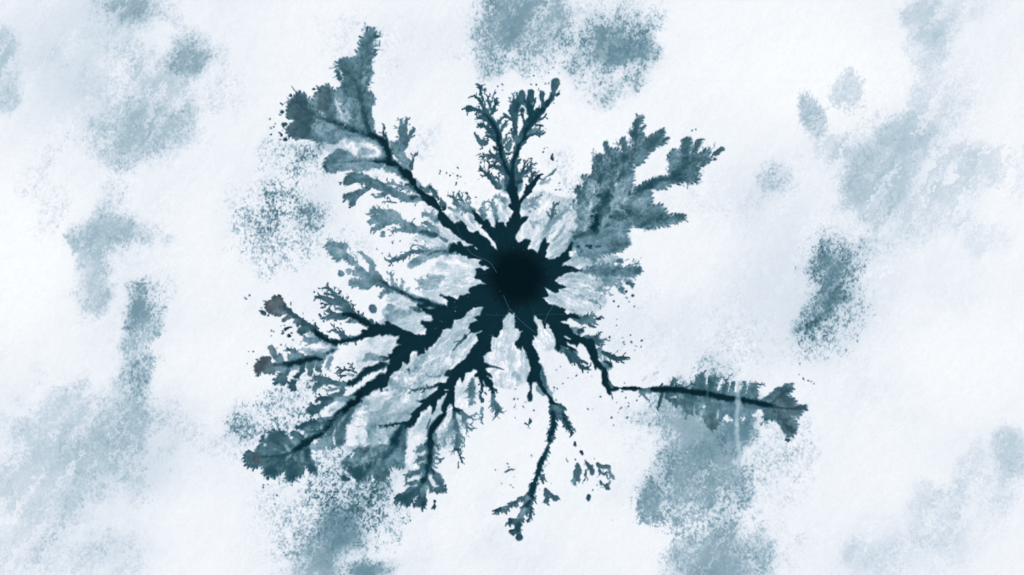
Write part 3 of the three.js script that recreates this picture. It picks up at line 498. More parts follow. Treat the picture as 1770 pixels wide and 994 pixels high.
vein('wswl',.34,3.6,4,.06,{twig:.8},[1190,1328,8,1169,1328,9,1145,1318,9,1125,1314,12,1104,1310,12,1092,1308,8]);
vein('wswl',.36,3.6,4,.06,{twig:.8},[1135,1318,8,1111,1326,10,1092,1339,10,1088,1349,8]);
vein('wswl',.36,3.6,4,.06,{twig:.5},[1182,1331,10,1186,1351,9,1174,1363,9,1153,1371,10,1133,1379,8]);
vein('wswl',.5,4,4,.06,{twig:.6},[1174,1339,6,1157,1345,6,1131,1349,6]);
vein('wswl',.32,3.6,4,.06,{twig:.6},[1175,1364,9,1151,1379,12,1126,1395,8,1106,1407,10,1085,1417,18,1067,1419,12]);
vein('wswl',.26,2.4,3,.05,{twig:.6},[1146,1377,6,1114,1377,8,1096,1383,5]);
vein('wswl',.3,2.4,3,.05,{},[1085,1407,10,1077,1397,6,1075,1393,4]);
vein('wswl',.5,5,4,.06,{},[1222,1375,8,1199,1377,8,1169,1381,10]);
vein('wswl',.3,1.6,2,.04,{twig:1},[1234,1288,2,1214,1280,2.6,1191,1279,3,1173,1279,3]);
vein('wswl',.32,1.6,2,.04,{},[1222,1274,2,1214,1266,2]);
vein('wswl',.32,1.6,2,.04,{twig:.6},[1197,1298,3,1179,1301,4]);
vein('wswl',.56,4,3,.04,{},[1203,1294,6,1222,1296,6]);
vein('wswl',.25,1.6,2,.04,{},[1142,1310,3]);
vein('wswd',.64,8,6,.06,{},[1039,1208,8,1074,1215,12,1115,1223,14,1145,1217,12,1157,1196,10]);
vein('wswd',.48,5,5,.08,{twig:.5},[1111,1239,16,1064,1245,18,1023,1257,18,982,1263,14,954,1269,16,942,1276,14]);
pool('wswd',.4,4,5,.06,{warm:.35},[883,1265,891,1255,901,1243,909,1235,936,1235,938,1247,946,1261,954,1276,953,1292,940,1292,919,1290,909,1286,893,1298,885,1288]);
pool('wswd',.34,6,4,.05,{op:.9,warm:1},[883,1265,891,1255,901,1243,913,1237,929,1241,929,1261,917,1278,907,1286,893,1298,885,1288]);
vein('wswd',.44,3,3,.05,{warm:.6},[938,1202,9,948,1215,10]);
vein('wswd',.5,3,3,.05,{warm:.2},[942,1217,6,954,1231,10,970,1247,12]);
vein('wswd',.5,4,4,.05,{},[968,1227,6,972,1241,8]);
vein('wswd',.38,3,3,.05,{twig:.6},[1043,1235,12,1023,1223,9,1013,1215,7,997,1206,4.4]);
vein('wswd',.36,3,3,.05,{},[1023,1217,4,1019,1204,4]);
vein('wswd',.52,4,4,.07,{},[1035,1231,10,1009,1237,12]);
vein('wswd',.38,4,3,.05,{},[1003,1267,10,991,1288,10,982,1294,12]);
pool('wswd',.37,3,4,.05,{},[948,1312,960,1296,972,1290,986,1294,997,1306,985,1331,979,1333,970,1322,963,1332,950,1323]);
vein('wswd',.55,4,4,.05,{op:.9},[982,1276,12]);
vein('wswd',.3,3,4,.05,{twig:.3},[1049,1259,10,1043,1286,8,1027,1302,6]);
pool('wswd',.32,3,4,.05,{},[997,1322,1011,1311,1027,1314,1025,1339,1021,1349,1011,1349,1003,1337]);
vein('wswd',.42,3,4,.05,{twig:.3},[1078,1253,14,1074,1272,12,1074,1292,8]);
vein('wswd',.48,3.6,4,.05,{twig:.4},[1104,1247,14,1102,1267,12,1104,1282,6]);
vein('wswd',.54,3.6,4,.05,{twig:.4},[1145,1239,10,1137,1261,8,1135,1274,6]);
vein('wswd',.1,7,4,.03,{},[1157,1184,10,1161,1198,8,1151,1211,8]);
vein('wswd',.2,6.4,4,.03,{op:.9},[1133,1220,5]);
vein('wswd',.13,6.4,4,.03,{},[1108,1241,6,1084,1239,8,1062,1244,9,1039,1251,7,1007,1258,9,978,1261,5]);
vein('wswd',.28,4,3,.03,{op:.9,warm:.3},[978,1261,4,946,1262,4]);
vein('wswc',.66,8,6,.06,{},[1076,1155,10,1104,1169,14,1135,1183,16,1157,1195,16]);
pool('wswc',.36,3,4.4,.06,{warm:.9},[917,1069,919,1043,927,1044,940,1037,946,1024,956,1021,962,1025,970,1022,980,1033,985,1051,991,1061,1001,1081,995,1087,982,1085,972,1091,962,1096,950,1087,932,1081]);
vein('wswc',.44,6,4,.06,{op:.6,warm:.3},[954,1075,12,982,1079,10]);
vein('wswc',.28,3,3.6,.05,{warm:.2,twig:.6},[982,1063,6,999,1079,9,1019,1094,9,1043,1112,13,1066,1130,12,1088,1140,10,1104,1157,10,1131,1173,8]);
vein('wswc',.34,3,3,.05,{warm:.3},[999,1096,10,982,1108,8]);
vein('wswc',.34,3,3,.05,{},[1033,1110,10,1032,1123,6]);
vein('wswc',.34,3,3,.05,{},[1060,1140,12,1041,1144,12,1043,1151,8]);
vein('wswc',.42,4,3,.05,{},[1023,1108,8,1019,1112,6]);
vein('wswc',.52,3.6,4,.06,{twig:.6},[1094,1175,10,1074,1179,10,1056,1175,8]);
vein('wswc',.28,1.6,2,.03,{twig:.5},[1104,1136,2,1094,1130,3,1090,1120,2]);
vein('wswc',.26,2,2,.03,{twig:.6},[1133,1163,4,1119,1157,3,1112,1149,2]);
vein('wswc',.11,6.4,3,.03,{},[1161,1185,10,1141,1179,6,1121,1171,6,1102,1157,6,1088,1142,5]);
vein('wswc',.27,2.4,3,.04,{},[901,1075,4,911,1082,7,918,1085,5]);
vein('wswc',.3,2,2,.04,{},[929,1091,4]);
vein('wswc',.25,2,3,.04,{},[987,1138,4.4,997,1135,4,1009,1131,2.4]);
vein('wswc',.24,2,3,.04,{},[1002,1161,5.2]);
vein('wswc',.3,1.6,2,.04,{},[1010,1152,2.4]);
vein('wswc',.3,1.6,2,.04,{},[978,1144,2.4]);
vein('wswc',.3,1.6,2,.04,{},[1007,1046,1.6,1007,1055,1.6]);
vein('wswc',.45,3.6,3.6,.05,{twig:.8},[1263,1157,10,1239,1169,10,1210,1169,10,1190,1169,10]);
vein('wswc',.15,4.8,3,.03,{twig:.3},[1259,1159,8,1239,1171,6,1212,1174,6,1194,1178,6,1165,1183,7]);
vein('wswc',.38,2,3,.05,{twig:1},[1194,1163,8,1176,1151,6,1153,1141,4]);
vein('wswc',.38,1.6,2,.05,{},[1180,1149,3.6,1167,1133,2]);
vein('wswc',.38,1.6,2,.05,{},[1192,1157,4,1185,1140,2]);
vein('wswb',.34,2.4,3.6,.05,{twig:.9},[1271,1114,12,1255,1108,12,1235,1096,12,1214,1084,13,1202,1063,14,1192,1047,15,1174,1039,14,1165,1023,8,1151,1008,6,1127,994,3.6]);
vein('wswb',.34,2,3,.05,{},[1157,1019,6,1141,1018,4.4,1126,1014,4.4]);
vein('wswb',.34,2,3,.05,{twig:.5},[1174,1043,10,1149,1040,10,1123,1031,10,1106,1030,6,1092,1028,5.2]);
vein('wswb',.34,2,3,.05,{twig:.7},[1165,1047,8,1141,1050,5,1125,1054,3]);
vein('wswb',.36,2,3,.05,{twig:.8},[1198,1088,12,1172,1096,12,1149,1096,8,1121,1099,4]);
vein('wswb',.36,2,3,.05,{twig:.4},[1165,1094,10,1151,1082,8,1136,1073,4.4]);
vein('wswb',.4,2,3,.05,{twig:.4},[1194,1072,10,1176,1067,7,1163,1067,4]);
vein('wswb',.32,1.6,2.4,.05,{twig:.3},[1196,1045,6,1186,1031,3]);
vein('wswb',.34,1.6,2,.05,{twig:.8},[1239,1092,4.4,1224,1076,3.2,1221,1055,1.4]);
vein('wswb',.45,3,3,.05,{},[1235,1106,10,1214,1111,6,1199,1113,3]);
vein('wswb',.4,2,2.6,.05,{twig:.5},[1255,1102,6,1253,1090,3]);
vein('wswb',.36,2,2.6,.05,{},[1289,1114,6,1283,1106,4]);
vein('wswb',.3,2,2.6,.05,{},[1306,1120,4,1302,1112,2]);
vein('wswb',.13,5.2,3,.03,{},[1271,1118,12,1259,1114,10,1235,1099,9,1220,1092,8,1204,1088,7,1188,1086,6]);
vein('wswb',.28,1.6,2,.03,{},[1112,1050,4.4]);
vein('wswb',.28,1.6,2,.03,{},[1115,1063,3.6]);
vein('wswb',.28,1.6,2,.03,{},[1107,1088,2.6]);
vein('wswb',.28,1.6,2,.03,{},[1111,1094,3]);
vein('wswb',.28,1.6,2,.03,{},[1116,1102,3]);
vein('wswb',.28,1.6,2,.03,{},[1087,1010,2]);
vein('wswb',.28,1.6,2,.03,{},[1199,1027,1.8]);
vein('wswb',.28,1.6,2,.03,{},[1199,1033,1.8]);
pool('w',.74,8,6,.07,{},[1326,991,1372,1014,1426,1037,1487,1060,1503,1068,1495,1106,1464,1121,1411,1129,1372,1125,1334,1106,1326,1091,1345,1052]);
pool('w',.49,3,4.4,.06,{},[1120,852,1138,839,1170,837,1195,841,1204,852,1199,871,1222,891,1241,914,1272,941,1288,945,1307,937,1318,952,1334,975,1364,998,1349,1006,1311,991,1295,987,1265,1006,1245,1000,1241,991,1249,987,1215,996,1209,975,1215,960,1241,964,1253,960,1226,952,1218,941,1234,929,1222,918,1199,906,1188,898,1168,907,1153,895,1142,875]);
vein('w',.51,2.4,4,.06,{twig:.4},[1288,948,12,1288,914,10,1268,895,8,1249,875,5]);
vein('w',.51,2.4,4,.06,{},[1288,937,10,1286,902,10]);
vein('w',.45,2,2.4,.04,{},[1181,946,11]);
vein('w',.51,2,2.4,.04,{},[1206,939,10]);
vein('w',.5,3,4,.06,{op:.9,twig:.7},[1364,998,10,1357,975,7,1349,945,2.6]);
vein('w',.55,3,4,.06,{op:.9,twig:.4},[1388,1006,8,1393,969,2.8]);
vein('w',.59,3,4,.06,{op:.9},[1411,998,6]);
vein('w',.51,3,4,.06,{twig:.3},[1361,1002,8,1326,1014,9,1318,1027,6]);
vein('w',.59,6,4,.06,{},[1503,1060,16,1457,1041,14,1411,1021,12,1372,1002,10]);
vein('w',.34,6,4,.05,{op:.7,warm:.2},[1311,960,12,1295,968,12]);
vein('w',.36,8,4,.05,{op:.6},[1176,860,16]);
vein('w',.16,6.4,3,.04,{op:.9},[1518,1064,12,1476,1044,8,1430,1033,6,1388,1010,5,1349,991,4,1318,971,4]);
vein('w',.12,6.4,3,.02,{op:.9},[1480,1052,10,1449,1058,8]);
vein('w',.15,6.4,3,.02,{op:.9},[1384,1010,5]);
vein('w',.3,4,3,.04,{op:.8},[1422,1064,5,1449,1068,5]);
vein('w',.55,4,5,.05,{},[1349,1064,14,1357,1060,12]);
vein('w',.56,6,5,.06,{op:.9},[1345,1091,10,1411,1079,14]);
vein('w',.6,6,4,.06,{op:.8},[1343,1103,10,1347,1109,8]);
vein('w',.14,2.6,3,.03,{op:.9},[1339,1117,6,1337,1113,4]);
vein('w',.3,3,3,.03,{op:.8},[1424,1063,3.6]);
vein('w',.25,3,3,.03,{op:.8},[1437,1073,4,1455,1074,6]);
vein('w',.6,4,4,.05,{op:.8,twig:1},[1507,974,18,1481,974,12,1452,976,8]);
vein('w',.6,4,4,.05,{op:.7},[1525,958,10,1481,952,8]);
vein('w',.62,4,4,.05,{op:.6,twig:1},[1507,992,12,1471,992,12]);
vein('w',.3,3,3,.03,{op:.8},[1527,1021,5]);
vein('w',.18,6.4,3,.03,{op:.9},[1475,1045,7,1466,1039,6]);
vein('wnw',.51,3.6,5,.07,{twig:.5},[1470,795,12,1433,793,16,1407,781,15,1382,763,14,1362,746,16,1332,748,18,1305,755,16]);
vein('wnw',.51,2.8,4.4,.06,{twig:.7},[1378,746,10,1346,734,10,1317,734,8,1287,733,9]);
vein('wnw',.49,2.8,4,.06,{},[1305,759,12,1281,769,10]);
vein('wnw',.55,3.2,4,.06,{twig:.6},[1403,781,8,1370,769,6,1325,771,8,1305,775,6]);
vein('wnw',.49,2.4,4,.06,{twig:.6},[1419,797,10,1386,794,7,1354,801,4]);
vein('wnw',.49,2.4,4,.06,{twig:.6},[1325,783,6,1309,789,10,1291,793,6]);
vein('wnw',.49,2.4,4,.06,{twig:.5},[1289,732,8,1295,722,4]);
vein('wnw',.49,2.4,4,.06,{twig:.5},[1317,732,6,1311,716,3]);
vein('wnw',.45,2.4,4,.06,{twig:.5},[1433,793,8,1426,773,4]);
vein('wnw',.24,6,4,.05,{op:.9},[1507,810,10,1480,808,10,1457,804,6]);
vein('wnw',.5,2.4,3,.05,{twig:.7},[1495,795,6,1480,779,4,1472,768,2]);
vein('wnw',.5,2,3,.05,{},[1324,814,10,1326,806,6]);
vein('wnw',.57,6,5,.06,{},[1576,864,18,1534,868,16,1487,871,14]);
vein('wnw',.36,2.6,3.6,.05,{twig:.8},[1487,873,8,1434,870,8,1395,887,9,1349,904,5]);
vein('wnw',.47,2.6,3.6,.05,{twig:.8},[1480,864,7,1461,852,5,1437,845,3]);
vein('wnw',.58,4,5,.05,{twig:.4},[1503,879,14,1457,895,16,1426,914,14]);
vein('wnw',.2,7,3,.03,{op:.9},[1580,860,12,1564,852,12,1557,871,8]);
vein('wnw',.26,4,3,.03,{op:.8},[1545,871,6,1514,870,4,1480,881,4]);
vein('wnw',.3,4,3,.03,{op:.8},[1524,822,4,1545,833,6]);
vein('wnw',.51,4,4,.06,{twig:.8},[1511,763,10,1490,746,8,1462,739,5]);
vein('wnw',.51,3,4,.06,{twig:.8},[1511,797,10,1490,781,6,1476,769,3]);
vein('wnw',.3,5,4,.06,{op:.9},[1511,763,6]);
vein('wnw',.5,1.6,2.4,.04,{twig:.8},[1370,703,3,1354,701,3,1342,696,2]);
vein('wnw',.5,1.6,2.4,.04,{},[1386,698,4]);
vein('wnw',.45,1.6,2,.04,{},[1340,688,2.6]);
pool('nw',.46,5,6,.09,{},[1298,98,1304,128,1289,164,1299,191,1284,214,1293,255,1280,286,1275,314,1304,345,1284,395,1298,436,1316,481,1343,510,1339,531,1253,517,1189,513,1117,508,1090,486,1054,479,1031,486,995,463,992,445,1017,422,995,409,992,372,1008,350,1031,320,1054,323,1074,350,1085,341,1103,309,1131,291,1149,300,1158,314,1180,304,1189,259,1162,223,1167,209,1194,200,1221,205,1232,182,1248,141,1271,101]);
vein('nw',.4,4,3,.06,{op:.9},[1289,114,12,1271,146,16,1262,187,20,1239,232,24]);
vein('nw',.38,4,3,.06,{op:.9},[1189,223,22,1207,228,18]);
vein('nw',.4,4,3,.06,{op:.9},[1207,286,18,1235,259,18]);
vein('nw',.35,5,3,.05,{op:.9,warm:.3},[1124,314,18,1124,345,26,1117,368,18]);
vein('nw',.34,5,3,.05,{op:.9,warm:.3},[1035,350,26,1031,381,34,1054,404,28]);
vein('nw',.34,5,3,.05,{op:.9,warm:.2},[1022,449,26,1049,445,30]);
vein('nw',.66,10,6,.08,{op:.8},[1176,332,18,1185,368,24,1189,413,20]);
vein('nw',.58,10,6,.08,{op:.7},[1221,350,16,1221,386,16,1235,431,12]);
vein('nw',.6,6,4,.06,{op:.7},[1076,354,6,1094,381,10,1121,391,8]);
vein('nw',.6,6,4,.06,{op:.7},[1253,286,12,1262,264,8]);
vein('nw',.56,8,6,.06,{op:.7},[1099,440,16,1144,445,14,1189,467,14]);
vein('nw',.4,6,4,.06,{op:.7},[1266,304,8,1280,341,10,1289,350,8]);
vein('nw',.9,2.4,2,.03,{},[1158,228,3,1176,250,4,1185,273,3.6]);
vein('nw',.9,3,2,.03,{},[1176,282,3,1178,298,3]);
vein('nw',.36,3,4,.04,{},[1162,246,6,1176,273,7]);
vein('nw',.3,2,3,.04,{},[1271,98,5]);
vein('nw',.32,2,3,.04,{},[1246,128,4]);
vein('nw',.3,2,3,.04,{},[977,388,5]);
vein('nw',.3,2,3,.04,{},[974,361,3.6]);
vein('nw',.3,2,3,.04,{},[981,434,6,992,431,5]);
vein('nw',.27,2,3,.04,{},[974,467,5]);
vein('nw',.27,2,3,.04,{},[988,483,6]);
vein('nw',.3,2,3,.04,{},[1006,332,4.4]);
vein('nw',.3,2,3,.04,{},[1086,309,4]);
pool('nw',.5,5,6,.08,{},[1131,546,1176,519,1198,523,1207,487,1275,469,1303,487,1325,523,1343,564,1321,580,1253,596,1185,591,1144,600,1121,575]);
pool('nw',.8,8,6,.08,{},[1090,496,1162,501,1180,487,1207,478,1262,478,1303,505,1325,537,1298,551,1253,546,1221,537,1198,523,1176,528,1144,537,1090,528]);
vein('nw',.56,6,6,.06,{op:.8},[1207,492,10,1244,483,10,1280,487,8]);
vein('nw',.62,6,6,.06,{op:.8},[1244,528,12,1289,528,12]);
vein('nw',.4,4,4,.06,{op:.9},[1144,555,16,1171,532,16,1189,537,12]);
vein('nw',.33,3,3,.05,{},[1121,575,5,1133,591,4]);
vein('nw',.3,4,3,.04,{op:.7},[1149,562,3,1207,562,3,1253,557,2,1298,557,3]);
vein('nw',.56,6,6,.08,{},[1334,587,10,1380,591,16,1411,614,16,1443,650,14]);
vein('nw',.5,5,6,.08,{},[1366,505,18,1389,541,18,1411,582,12]);
vein('nw',.45,3.6,4,.06,{twig:.8},[1393,510,16,1398,483,16,1393,455,16,1389,442,12,1389,415,5]);
vein('nw',.42,2.4,3,.06,{twig:.4},[1400,467,10,1404,427,5,1409,409,4]);
vein('nw',.4,2.4,3,.06,{twig:.4},[1402,495,10,1425,458,6,1432,447,4]);
vein('nw',.3,2,3,.06,{},[1432,470,3.2]);
vein('nw',.36,2.4,3,.06,{twig:.6},[1423,582,7,1427,560,4.4,1438,532,2]);
vein('nw',.28,3,3,.06,{twig:.6},[1339,495,8,1334,477,7,1327,458,3,1330,445,2]);
vein('nw',.48,3.2,4,.06,{twig:.7},[1461,686,12,1407,686,12,1348,659,14,1298,637,16,1253,618,18,1221,614,18,1203,632,12]);
vein('nw',.42,3.2,4,.06,{},[1226,614,16,1203,628,14]);
vein('nw',.42,2.8,4,.06,{twig:.4},[1284,641,10,1262,659,8,1235,673,12,1198,682,11]);
vein('nw',.4,2.8,4,.06,{},[1235,677,12,1217,704,12]);
vein('nw',.4,2,3,.06,{},[1210,717,4]);
vein('nw',.5,2.8,4,.06,{twig:.5},[1343,668,8,1303,682,6]);
vein('nw',.5,3.2,4,.06,{twig:.8},[1461,673,8,1420,655,6,1370,641,5,1343,634,2.4]);
vein('nw',.2,9.6,4,.04,{op:.9},[1429,682,8,1443,680,6]);
vein('nw',.4,3,4,.06,{twig:.5},[1452,650,6,1475,659,8,1493,652,6,1506,677,8]);
vein('nw',.27,2.4,3,.03,{op:.9},[1488,649,4,1500,659,3,1511,675,2,1515,692,2]);
vein('nw',.26,2,2,.03,{op:.9},[1453,644,3,1456,649,2]);
vein('nw',.4,3,3,.06,{},[1525,685,1.6,1527,698,5,1529,710,12,1537,710,8]);
vein('nw',.22,3,3,.06,{},[1535,720,8]);
vein('nw',.25,5,4,.04,{op:.9,twig:.4},[1289,477,10,1271,436,8,1253,368,7,1244,323,6,1226,277,4]);
vein('nw',.14,7,4,.03,{},[1402,609,10,1375,569,9,1348,564,10,1343,528,12,1325,492,11,1289,465,9]);
vein('nw',.18,7,4,.03,{op:.9},[1289,472,8,1244,458,7,1198,440,7,1153,422,6,1117,409,5]);
vein('nw',.14,8,4,.03,{op:.9},[1343,555,8,1321,557,6,1298,557,4]);
vein('nw',.24,4,4,.03,{op:.8},[1435,657,6,1415,641,4,1403,641,4]);
vein('nnw',.42,3,4,.06,{twig:.8},[1635,731,12,1613,725,9,1588,713,8,1576,697,6,1566,680,4]);
vein('nnw',.45,2.8,3,.06,{twig:.8},[1623,721,8,1615,705,5,1609,691,2.6]);
vein('nnw',.4,2.4,3,.06,{twig:.6},[1603,705,5,1595,686,4.4,1586,670,2.6]);
vein('nnw',.6,4,4,.06,{op:.8},[1599,705,8,1611,715,8]);
vein('nnw',.24,2,2,.06,{},[1611,669,3,1615,671,3]);
vein('nnw',.45,2,2,.06,{},[1624,682,2.4,1626,686,2.4]);
vein('nnw',.26,2,2,.06,{},[1645,683,2.4]);
vein('nnw',.55,4,4,.06,{twig:1},[1672,756,10,1676,741,8,1678,719,4]);
vein('nnw',.5,4,4,.06,{twig:1},[1668,749,6,1662,725,3]);
vein('nnw',.5,4,4,.06,{twig:.8},[1717,754,8,1711,725,6,1700,703,4]);
vein('nnw',.5,4,4,.06,{twig:.5},[1715,729,4,1717,713,2]);
vein('nnw',.55,4,4,.06,{twig:.8},[1749,695,10,1731,686,6,1714,679,5]);
vein('nnw',.62,6,4,.06,{op:.8},[1757,695,10,1745,717,8]);
vein('nnw',.52,3,3,.06,{},[1554,718,3,1562,725,3]);
vein('nnw',.6,6,4,.06,{op:.8},[1570,731,8,1586,727,8]);
vein('nnw',.58,5,4,.06,{op:.8},[1623,749,6,1635,762,8]);
vein('nnw',.68,5,4,.06,{op:.8},[1562,749,10,1574,758,10]);
vein('nne',.4,2,3,.05,{twig:.6},[1911,758,8,1912,737,4.4,1913,723,4,1918,709,5]);
vein('nne',.35,1.6,2,.05,{},[1925,705,2.4]);
vein('nne',.45,1.6,2,.05,{},[1900,747,3,1890,733,2]);
vein('nne',.58,6,4,.05,{op:.9},[1880,821,10,1892,794,14,1902,766,8]);
vein('nne',.58,5,4,.05,{op:.9,twig:.6},[1911,774,6,1931,747,10,1949,731,10,1967,719,4]);
vein('nne',.6,5,4,.05,{op:.8},[1913,835,4,1933,811,6,1953,786,6]);
vein('nne',.6,5,5,.05,{op:.8,twig:.6},[1847,786,6,1841,774,6,1866,768,3]);
vein('nne',.55,5,5,.05,{op:.9,twig:.6},[1811,717,8,1821,697,8,1845,691,6,1862,686,4]);
vein('nne',.55,5,5,.05,{op:.9,twig:.6},[1821,721,6,1841,707,8,1858,705,4]);
vein('nne',.5,3,3,.05,{op:.9},[1831,731,4]);
vein('nne',.5,3,3,.05,{op:.9},[1852,721,4]);
vein('nne',.48,3,3,.05,{op:.9},[1984,695,6,1984,719,4]);
vein('n',.55,5,4,.06,{},[1769,635,40,1771,613,26,1759,586,15.3]);
vein('n',.29,2.8,3.2,.06,{twig:.8},[1769,641,24,1767,617,22,1753,586,13.6,1740,554,11.9,1730,517,9.4,1726,493,11.9,1722,464,13.6]);
vein('n',.33,2.8,3.2,.06,{twig:.5},[1773,619,15.3,1776,572,13.6,1781,546,9.4,1789,511,11.9,1805,483,15.3,1818,458,15.3]);
vein('n',.35,2.8,3.2,.06,{twig:.5},[1791,489,11.9,1783,473,9.4,1771,462,5.5]);
vein('n',.29,2.4,3.2,.06,{twig:.7},[1722,481,13.6,1698,474,7.8,1680,471,3.9]);
vein('n',.27,2.4,3.2,.06,{twig:.7},[1702,466,6.2,1689,448,5.5,1679,436,4.7]);
vein('n',.22,2.4,3.2,.06,{twig:.3},[1732,521,4.7,1718,519,5.5,1707,511,3.1]);
vein('n',.31,2.4,3.2,.06,{twig:.8},[1742,564,13.6,1714,544,8.6,1685,540,5.5,1669,544,2.3]);
vein('n',.29,2,2.8,.06,{},[1706,540,3.1,1692,525,2.5]);
vein('n',.29,2.4,3.2,.06,{twig:.8},[1751,591,13.6,1726,580,7.8,1694,573,3.1]);
vein('n',.29,2.4,3.2,.06,{twig:.9},[1722,645,11.9,1702,623,7.8,1681,603,6.2,1663,584,2.8]);
vein('n',.27,2,2.8,.06,{twig:.4},[1685,603,3.1,1687,588,2.2]);
vein('n',.35,2.4,3.2,.06,{twig:.6},[1726,641,7.8,1722,619,3.9,1710,615,1.9]);
vein('n',.35,2.4,3.2,.06,{twig:1},[1789,623,11.9,1805,603,9.4,1822,595,6.2,1834,580,3.1,1838,564,1.6]);
vein('n',.29,2,2.8,.06,{twig:.8},[1809,597,3.1,1812,580,2.3,1818,562,1.6]);
vein('n',.23,2,2.8,.06,{twig:.5},[1791,631,6.2,1805,627,3.1]);
vein('n',.33,2.4,2.8,.06,{twig:.3},[1781,566,9.4,1795,558,6.2,1801,555,2.3]);
vein('n',.29,2.4,2.8,.06,{twig:.6},[1836,627,7.8,1842,603,5.5,1849,596,2.5]);
vein('n',.18,2.4,2.8,.04,{twig:.4},[1819,668,9.4,1827,648,7.8]);
vein('n',.17,2.4,2.8,.04,{twig:.4},[1838,643,9.4,1854,623,7.8,1866,605,3.4]);
vein('n',.5,1.6,2,.04,{},[1871,625,1.2,1891,612,2.5,1909,601,3.9,1923,586,3.1]);
vein('n',.6,5,4,.04,{op:.9,twig:.6},[1868,633,6.2,1885,629,6.2,1901,627,3.1]);
vein('n',.27,2.4,3.2,.06,{twig:.8},[1820,471,11.9,1844,462,7.8,1875,455,3.9]);
vein('n',.27,2.4,3.2,.06,{twig:.4},[1848,462,4.7,1875,465,3.4]);
vein('n',.27,2.4,3.2,.06,{twig:.4},[1840,458,3.9,1862,447,2.3]);
vein('n',.4,3.2,4,.06,{twig:.8},[1803,374,14,1795,362,18,1812,349,18,1828,362,16]);
vein('n',.38,2.8,3.6,.06,{twig:1},[1767,378,10,1773,358,8,1779,347,5]);
vein('ne',.66,5,4,.08,{op:.6,twig:1.4},[2117,704,6,2135,659,5,2126,614,4]);
vein('ne',.62,5,4,.08,{op:.6,twig:1.4},[2081,595,5,2090,555,4]);
vein('n',.27,2.6,3.6,.06,{twig:.7},[1720,463,13.6,1714,439,14.4,1696,415,13.6,1681,400,11.9,1669,390,7.8,1649,380,6.2,1631,378,7.8,1618,382,7]);
vein('n',.3,2.6,3.6,.06,{},[1618,382,7,1622,370,9,1631,374,9]);
vein('n',.25,2.4,3.2,.06,{twig:.6},[1689,400,7.8,1675,372,5.5,1659,347,5,1641,331,3.4]);
vein('n',.25,2.4,3.2,.06,{twig:.6},[1698,394,7,1708,376,4.7,1712,358,3.7,1711,345,2.3]);
vein('n',.21,2,2.8,.06,{},[1712,360,3.1,1720,349,3.1]);
vein('n',.27,2.4,3.2,.06,{twig:.7},[1698,376,4.7,1689,352,3.4,1686,335,3.9]);
vein('n',.29,2.4,3.2,.06,{twig:.3},[1706,329,3.1,1711,321,4.1]);
vein('n',.23,2.4,3.2,.06,{twig:.6},[1669,347,3.9,1663,321,4.7,1660,305,5.5,1657,295,2.3]);
vein('n',.27,2.4,3.2,.06,{},[1675,313,3.9,1677,305,2.3]);
vein('n',.29,2.4,3.2,.06,{twig:.7},[1687,415,6.2,1669,411,6.2,1651,406,4.7]);
vein('n',.27,2.4,3.2,.06,{twig:.6},[1694,457,7.8,1679,439,7,1667,433,6.2,1654,432,4.7]);
vein('n',.33,2.4,3.2,.06,{twig:.4},[1720,439,4.7,1732,415,4.7,1746,400,3.1]);
vein('n',.35,2.4,3.2,.06,{twig:.5},[1728,455,5.5,1742,435,3.9,1755,419,2.3]);
vein('n',.25,3.2,3.2,.06,{twig:.4},[1818,463,9.4,1822,439,17,1840,415,17,1864,386,15.3,1889,360,11,1913,329,7.8]);
vein('n',.33,2,2,.04,{},[1915,323,5,1917,305,12,1920,288,16,1923,282,13]);
vein('n',.27,2.8,3.2,.06,{twig:.5},[1783,461,7,1780,429,7.8,1779,402,11.9,1779,382,13.6,1789,358,15.3,1805,341,13.6]);
vein('n',.3,2.4,2.4,.05,{},[1803,347,16,1805,321,10]);
vein('n',.3,2.4,2.4,.05,{},[1834,345,12,1835,319,12]);
vein('n',.27,2.4,2.4,.05,{},[1789,339,4.7,1787,321,2.3]);
vein('n',.25,2.8,3.2,.06,{twig:.3},[1820,349,7.8,1832,370,9.4,1840,398,13.6]);
vein('n',.25,2.4,2.4,.06,{},[1852,341,2.3,1842,374,4.7]);
vein('n',.3,2.4,2.4,.05,{twig:.6},[1877,366,8,1874,339,8,1873,323,9]);
vein('n',.29,2.4,2.4,.06,{},[1761,382,6.2,1775,402,7]);
vein('n',.29,2.4,2.4,.06,{},[1742,392,3.1,1755,406,4.7,1771,415,4.7]);
vein('n',.25,2.4,2.4,.06,{},[1862,376,3.9,1844,398,6.2]);
vein('n',.31,2.4,3,.06,{twig:.6},[1816,447,6.2,1814,423,4.7,1805,402,3.1,1805,386,3.1]);
vein('n',.22,2,2,.06,{},[1806,380,6.6]);
vein('n',.86,2.4,2,.03,{},[1795,378,2.3,1803,366,3.1,1816,374,3.1,1818,390,3.4]);
vein('n',.27,2.4,3,.06,{twig:.5},[1846,427,6.2,1866,413,4.7,1883,405,4.7]);
vein('n',.23,2,2.4,.06,{},[1850,433,3.1,1862,433,2.2,1877,436,3.1]);
vein('n',.48,2.8,3,.06,{twig:.7},[1826,461,7.8,1850,449,6.2,1875,455,3.1]);
vein('n',.21,1.6,2,.04,{},[1914,357,2]);
vein('n',.25,2,4,.04,{twig:.5},[1925,331,3.1,1932,325,2.3]);
vein('n',.86,2,2,.03,{},[1819,345,1.6,1821,327,2,1822,315,2]);
vein('n',.9,2,2,.03,{},[1868,372,2.3,1869,352,2.8]);
vein('n',.14,4.4,3,.03,{op:.9},[1769,643,15.3,1769,615,9.4,1753,586,6.2,1738,554,5.5,1730,527,4.7,1726,501,6.2,1722,471,6.2]);
vein('n',.16,4.4,3,.03,{op:.9},[1720,459,7,1710,435,7,1694,415,5.5,1677,396,3.9]);
